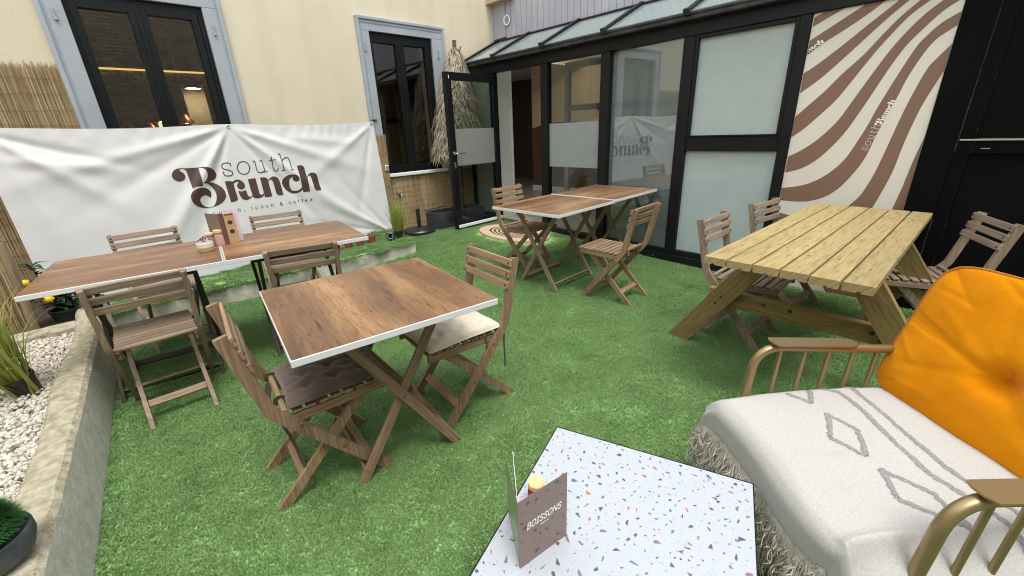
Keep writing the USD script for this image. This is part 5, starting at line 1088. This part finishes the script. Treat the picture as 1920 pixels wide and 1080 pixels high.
obj('pot', lathe([(0, 0), (.06, 0), (.075, .12), (.05, .20), (.045, .20), (0, .18)], 20), 'plastic_white', t, smooth=40)
obj('foliage', blades(90, 77, .10, .30, .75, .02, .014, .6).add(np.array([(0, 0, 0), (.001, 0, 0), (0, .001, 0)]), [(0, 1, 2)]), 'leaf_dark', t, kind='stuff')
t = thing('planter', 'dark grey rectangular planter on the grass behind the door', 'planter')
for lo, hi in (((PX0, PY0, PZ), (PX1, PY0 + .02, PZ + .215)), ((PX0, PY1 - .02, PZ), (PX1, PY1, PZ + .215)), ((PX0, PY0 + .02, PZ), (PX0 + .02, PY1 - .02, PZ + .215)), ((PX1 - .02, PY0 + .02, PZ), (PX1, PY1 - .02, PZ + .215))): obj('side_panel', bx(lo, hi, .004), 'planter_zinc', t)
obj('earth', bx((PX0 + .02, PY0 + .02, PZ), (PX1 - .02, PY1 - .02, PZ + .15)), 'soil', t)
t = thing('branch', 'bare brown branch lying across the back of the planter', 'branch'); s = Sh(); tube(s, [(2.98, 4.88, .355), (3.15, 4.875, .362), (3.30, 4.88, .372), (3.31, 4.88, .40)], [.014, .013, .012, .006], 7); obj('stick', s, 'bark', t)
t = thing('parasol_base', 'round black parasol base with an upright tube', 'parasol base', (2.775, 4.735, .115)); 
obj('disc', lathe([(0, .0), (.195, 0), (.208, .012), (.208, .030), (.195, .045), (.05, .062), (.04, .064), (0, .064)], 40), 'black_plastic', t, smooth=40); obj('tube', lathe([(.026, .06), (.026, .30), (.022, .305), (.0, .30)], 16), 'black_plastic', t, smooth=40)
q = Sh(); bar(q, (-.055, -.10, .0555), (-.02, -.115, .0555), .018, .0012, (0, .28, 1)); obj('sticker', q, 'plastic_white', t)
def pot(parent, r0, r1, h, m='pot_black'): obj('pot', lathe([(0, 0), (r0, 0), (r1, h - .012), (r1 + .004, h - .012), (r1 + .004, h), (r1 - .006, h), (r1 - .008, h - .02), (0, h - .022)], 22), m, parent, smooth=40)
t = thing('potted_grass', 'tall yellow green ornamental grass in a black pot at the banner corner', 'plant', (2.275, 4.36, .198)); pot(t, .040, .052, .085); obj('blades', blades(240, 3, .22, .50, .36, .016, .0055, .55).add(*blades(5, 9, .32, .36, .7, .01, .003, 1.0).get()[:2]), 'grass_yellow', t, kind='stuff')
t = thing('potted_grass', 'tall yellow green ornamental grass in a black pot on the white gravel', 'plant', (-.555, 2.87, .222), 0, tilt=(6, -9, 0)); pot(t, .045, .058, .10); obj('blades', blades(190, 4, .30, .64, .34, .02, .0075, .6), 'grass_yellow', t, kind='stuff')
t = thing('potted_grass_ball', 'round tuft of dark green grass in a dark stone bowl on the kerb', 'plant', (-.515, 1.565, .262)); obj('pot', lathe([(0, 0), (.065, 0), (.092, .03), (.104, .065), (.104, .092), (.101, .099), (.094, .096), (.09, .085), (0, .08)], 40), 'pot_stone', t, smooth=40)
g = np.random.default_rng(31); vs, fs = [], []; c = 0
for _ in range(5200):
    a, q = g.random() * 2 * PI, g.random() ** .7; d = V(math.cos(a) * math.sqrt(1 - (1 - q) ** 2), math.sin(a) * math.sqrt(1 - (1 - q) ** 2), (1 - q)); d += g.normal(0, .22, 3); d /= np.linalg.norm(d); o = V(0, 0, .118) + V(d[0], d[1], max(d[2], 0) * .95) * .074; L = g.uniform(.018, .034); sd = np.cross(d, V(.2, .3, 1)); sd *= .0015 / max(np.linalg.norm(sd), 1e-6)
    vs += [o - sd, o + sd, o + d * L * .6 - sd * .8, o + d * L * .6 + sd * .8, o + d * L + V(0, 0, -.004)]; fs += [(c, c + 1, c + 3), (c, c + 3, c + 2), (c + 2, c + 3, c + 4)]; c += 5
co_ = trimesh.creation.icosphere(2, .074); obj('core', co_.apply_translation((0, 0, .112)), 'leaf_dark', t, smooth=True)
obj('blades', Sh().add(np.array(vs), np.array(fs)), 'grass_ball', t, kind='stuff')
# lemon bush
lm = thing('lemon_bush', 'small lemon bush with yellow fruit under the left end of the long table', 'plant', (-.47, 4.10, .19)); pot(lm, .06, .075, .09)
g = np.random.default_rng(12)
def leafm(L, W):
    q = np.linspace(0, 1, 6); w = W * np.sin(PI * q ** .8) + .0005; v = []
    for t_, ww in zip(q, w): v += [(t_ * L, -ww, .10 * L * math.sin(t_ * PI) - .25 * L * t_ * t_ + ww * .25), (t_ * L, 0, .10 * L * math.sin(t_ * PI) - .25 * L * t_ * t_), (t_ * L, ww, .10 * L * math.sin(t_ * PI) - .25 * L * t_ * t_ + ww * .25)]
    f = []
    for i in range(5):
        for j in range(2): f.append((3 * i + j, 3 * i + 3 + j, 3 * i + 4 + j, 3 * i + 1 + j))
    return np.array(v), np.array(f)
stems = [((0, 0, .08), (-.03, 0, .2), (-.06, .02, .40)), ((0, 0, .08), (.03, -.02, .16), (.10, -.03, .26)), ((0, 0, .08), (.0, .03, .18), (.02, .0, .33)), ((0, 0, .08), (-.05, -.03, .15), (-.12, -.05, .24)), ((0, 0, .08), (.05, .0, .12), (.13, .03, .17))]
for p in stems:
    c_ = catmull(p, 6, False); obj('stem', tube(Sh(), c_, .003, 5), 'bark', lm)
    for _ in range(24):
        i = int(g.integers(2, len(c_))); a = g.random() * 2 * PI; v, f = leafm(g.uniform(.06, .115), g.uniform(.016, .026)); e = g.uniform(-.1, .7); ca_, sa_ = math.cos(a), math.sin(a); ce, se = math.cos(e), math.sin(e)
        R_ = np.array([[ca_ * ce, -sa_, -ca_ * se], [sa_ * ce, ca_, -sa_ * se], [se, 0, ce]]); obj('leaf', Sh().add(v @ R_.T + c_[i], f), 'leaf_dark', lm, smooth=True)
for o in ((-.045, -.05, .185), (-.115, .03, .30)):
    s = trimesh.creation.icosphere(3, .024); s.vertices[:, 0] *= 1.25; s.vertices[:, 0] += .006 * np.sign(s.vertices[:, 0]) * np.clip(np.abs(s.vertices[:, 0]) / .030, 0, 1) ** 8; obj('lemon', s.apply_translation(o), 'lemon', lm, smooth=True)
# terracotta pots and garden spots in the raised bed
def tpot(x, y, label, r=.048, h=.085): 
    t = thing('terracotta_pot', label, 'pot', (x, y, float(bedz(x)) + .004)); obj('bowl', lathe([(0, 0), (r * .72, 0), (r * .94, h * .75), (r, h * .75), (r, h), (r * .86, h), (r * .84, h * .8), (0, h * .78)], 20), 'terracotta', t, smooth=40); obj('earth', lathe([(0, h * .80), (r * .84, h * .80)], 16), 'soil', t)
tpot(1.70, 4.43, 'terracotta pot under the banner hem, farthest from the spotlight'); tpot(1.83, 4.43, 'terracotta pot under the banner hem, the middle one of three'); tpot(1.965, 4.425, 'terracotta pot under the banner hem, next to the spotlight')
def spot(x, y, z, rz, label, r=.036):
    t = thing('garden_spotlight', label, 'spotlight', (x, y, z), rz); obj('housing', bx((-.02, -.045, .02), (.03, .045, .105), .010), 'black_plastic', t)
    obj('lens_ring', turned(lathe([(r, 0), (r, .006), (r * .8, .006), (r * .75, .002)], 20), (-.021, 0, .062), (-1, 0, 0)), 'plastic_grey', t); obj('lens', turned(lathe([(0, .003), (r * .74, .002)], 16), (-.0215, 0, .062), (-1, 0, 0)), 'black_metal', t)
    obj('spike', lathe([(.0, -.05), (.010, .0), (.010, .03)], 8), 'black_plastic', t)
spot(2.14, 4.30, .196, 55, 'small black garden spotlight at the corner of the banner')
spot(-.335, 4.42, .145, 70, 'small dark garden spotlight beside the lemon bush')
t = thing('wood_block', 'ribbed brown wooden block under the banner hem beside the pots', 'block', (1.575, 4.40, float(bedz(1.57)) + .004), 8); obj('block', bx((-.055, -.02, 0), (.055, .02, .05), .003), 'terracotta', t)
for k in range(9): obj('rib', bx((-.05 + k * .012, -.024, .004), (-.044 + k * .012, -.0201, .046), .001), 'wood_warm', t)
t = thing('garden_tap', 'brass wall tap on the reed screen beside the banner', 'tap', (2.70, WY - .028, .60)); obj('tap_body', turned(lathe([(0, .05), (.010, .05), (.010, .012), (.02, .012), (.022, 0)], 12), (0, 0, 0), (0, -1, 0)), 'steel', t, smooth=40); s = Sh(); tube(s, [(0, -.045, 0), (0, -.068, -.004), (0, -.072, -.03)], .009, 8); obj('spout', s, 'steel', t, smooth=True); obj('tap_handle', bx((-.025, -.05, .018), (.025, -.035, .026), .003), 'steel', t)
t = thing('socket_box', 'small white electrical box on the reeds at the edge of the banner', 'box', (2.56, WY - .062, .93)); obj('box', bx((-.022, -.018, -.03), (.022, .0, .04), .004), 'plastic_white', t); obj('cover', bx((-.017, -.021, -.02), (.017, -.0181, .03), .001), 'plastic_grey', t)
# woven mat at the door
mt = thing('door_mat', 'oval jute mat with dark rings at the doorway', 'mat', (3.50, 3.72, 0), 96)
def ell(r0, r1, z, n=56):
    th = np.arange(n) / n * 2 * PI; P = []
    for r in (r0, r1): P.append(np.stack([.50 * r * np.cos(th), .33 * r * np.sin(th)], 1))
    c, s_ = math.cos(math.radians(96)), math.sin(math.radians(96)); o = []
    for q in P:
        w = q @ np.array([[c, s_], [-s_, c]]) + [3.50, 3.72]; o.append(np.column_stack([q, gz(w[:, 0], w[:, 1]) + z]))
    v = np.vstack(o); i = np.arange(n); j = (i + 1) % n; return v, np.stack([i, j, n + j, n + i], 1)[:, ::-1]
for k in range(16):
    r1 = 1 - k / 16.5; r0 = r1 - 1 / 16.5 if k < 15 else .0
    dark = 5 <= k < 14 and k % 2 == 1
    s = Sh(); v, f = ell(r0, r1 * 1.0, .016); m_ = ell((r0 + r1) / 2, (r0 + r1) / 2, .020)[0][:56]
    a, b = v[:56], v[56:]; n = 56; i = np.arange(n); j = (i + 1) % n; q = np.vstack([a, m_, b]); ff = np.vstack([np.stack([i, n + i, n + j, j], 1), np.stack([n + i, 2 * n + i, 2 * n + j, n + j], 1)]); obj('woven_ring', s.add(q, ff), 'mat_dark' if dark else 'jute', mt, smooth=True)
obj('woven_ring', Sh().add(ell(1.0, 1.0, .016)[0][:56].tolist() + ell(1.0, 1.0, -.03)[0][:56].tolist(), [(i, (i + 1) % 56, 56 + (i + 1) % 56, 56 + i) for i in range(56)]), 'jute', mt)
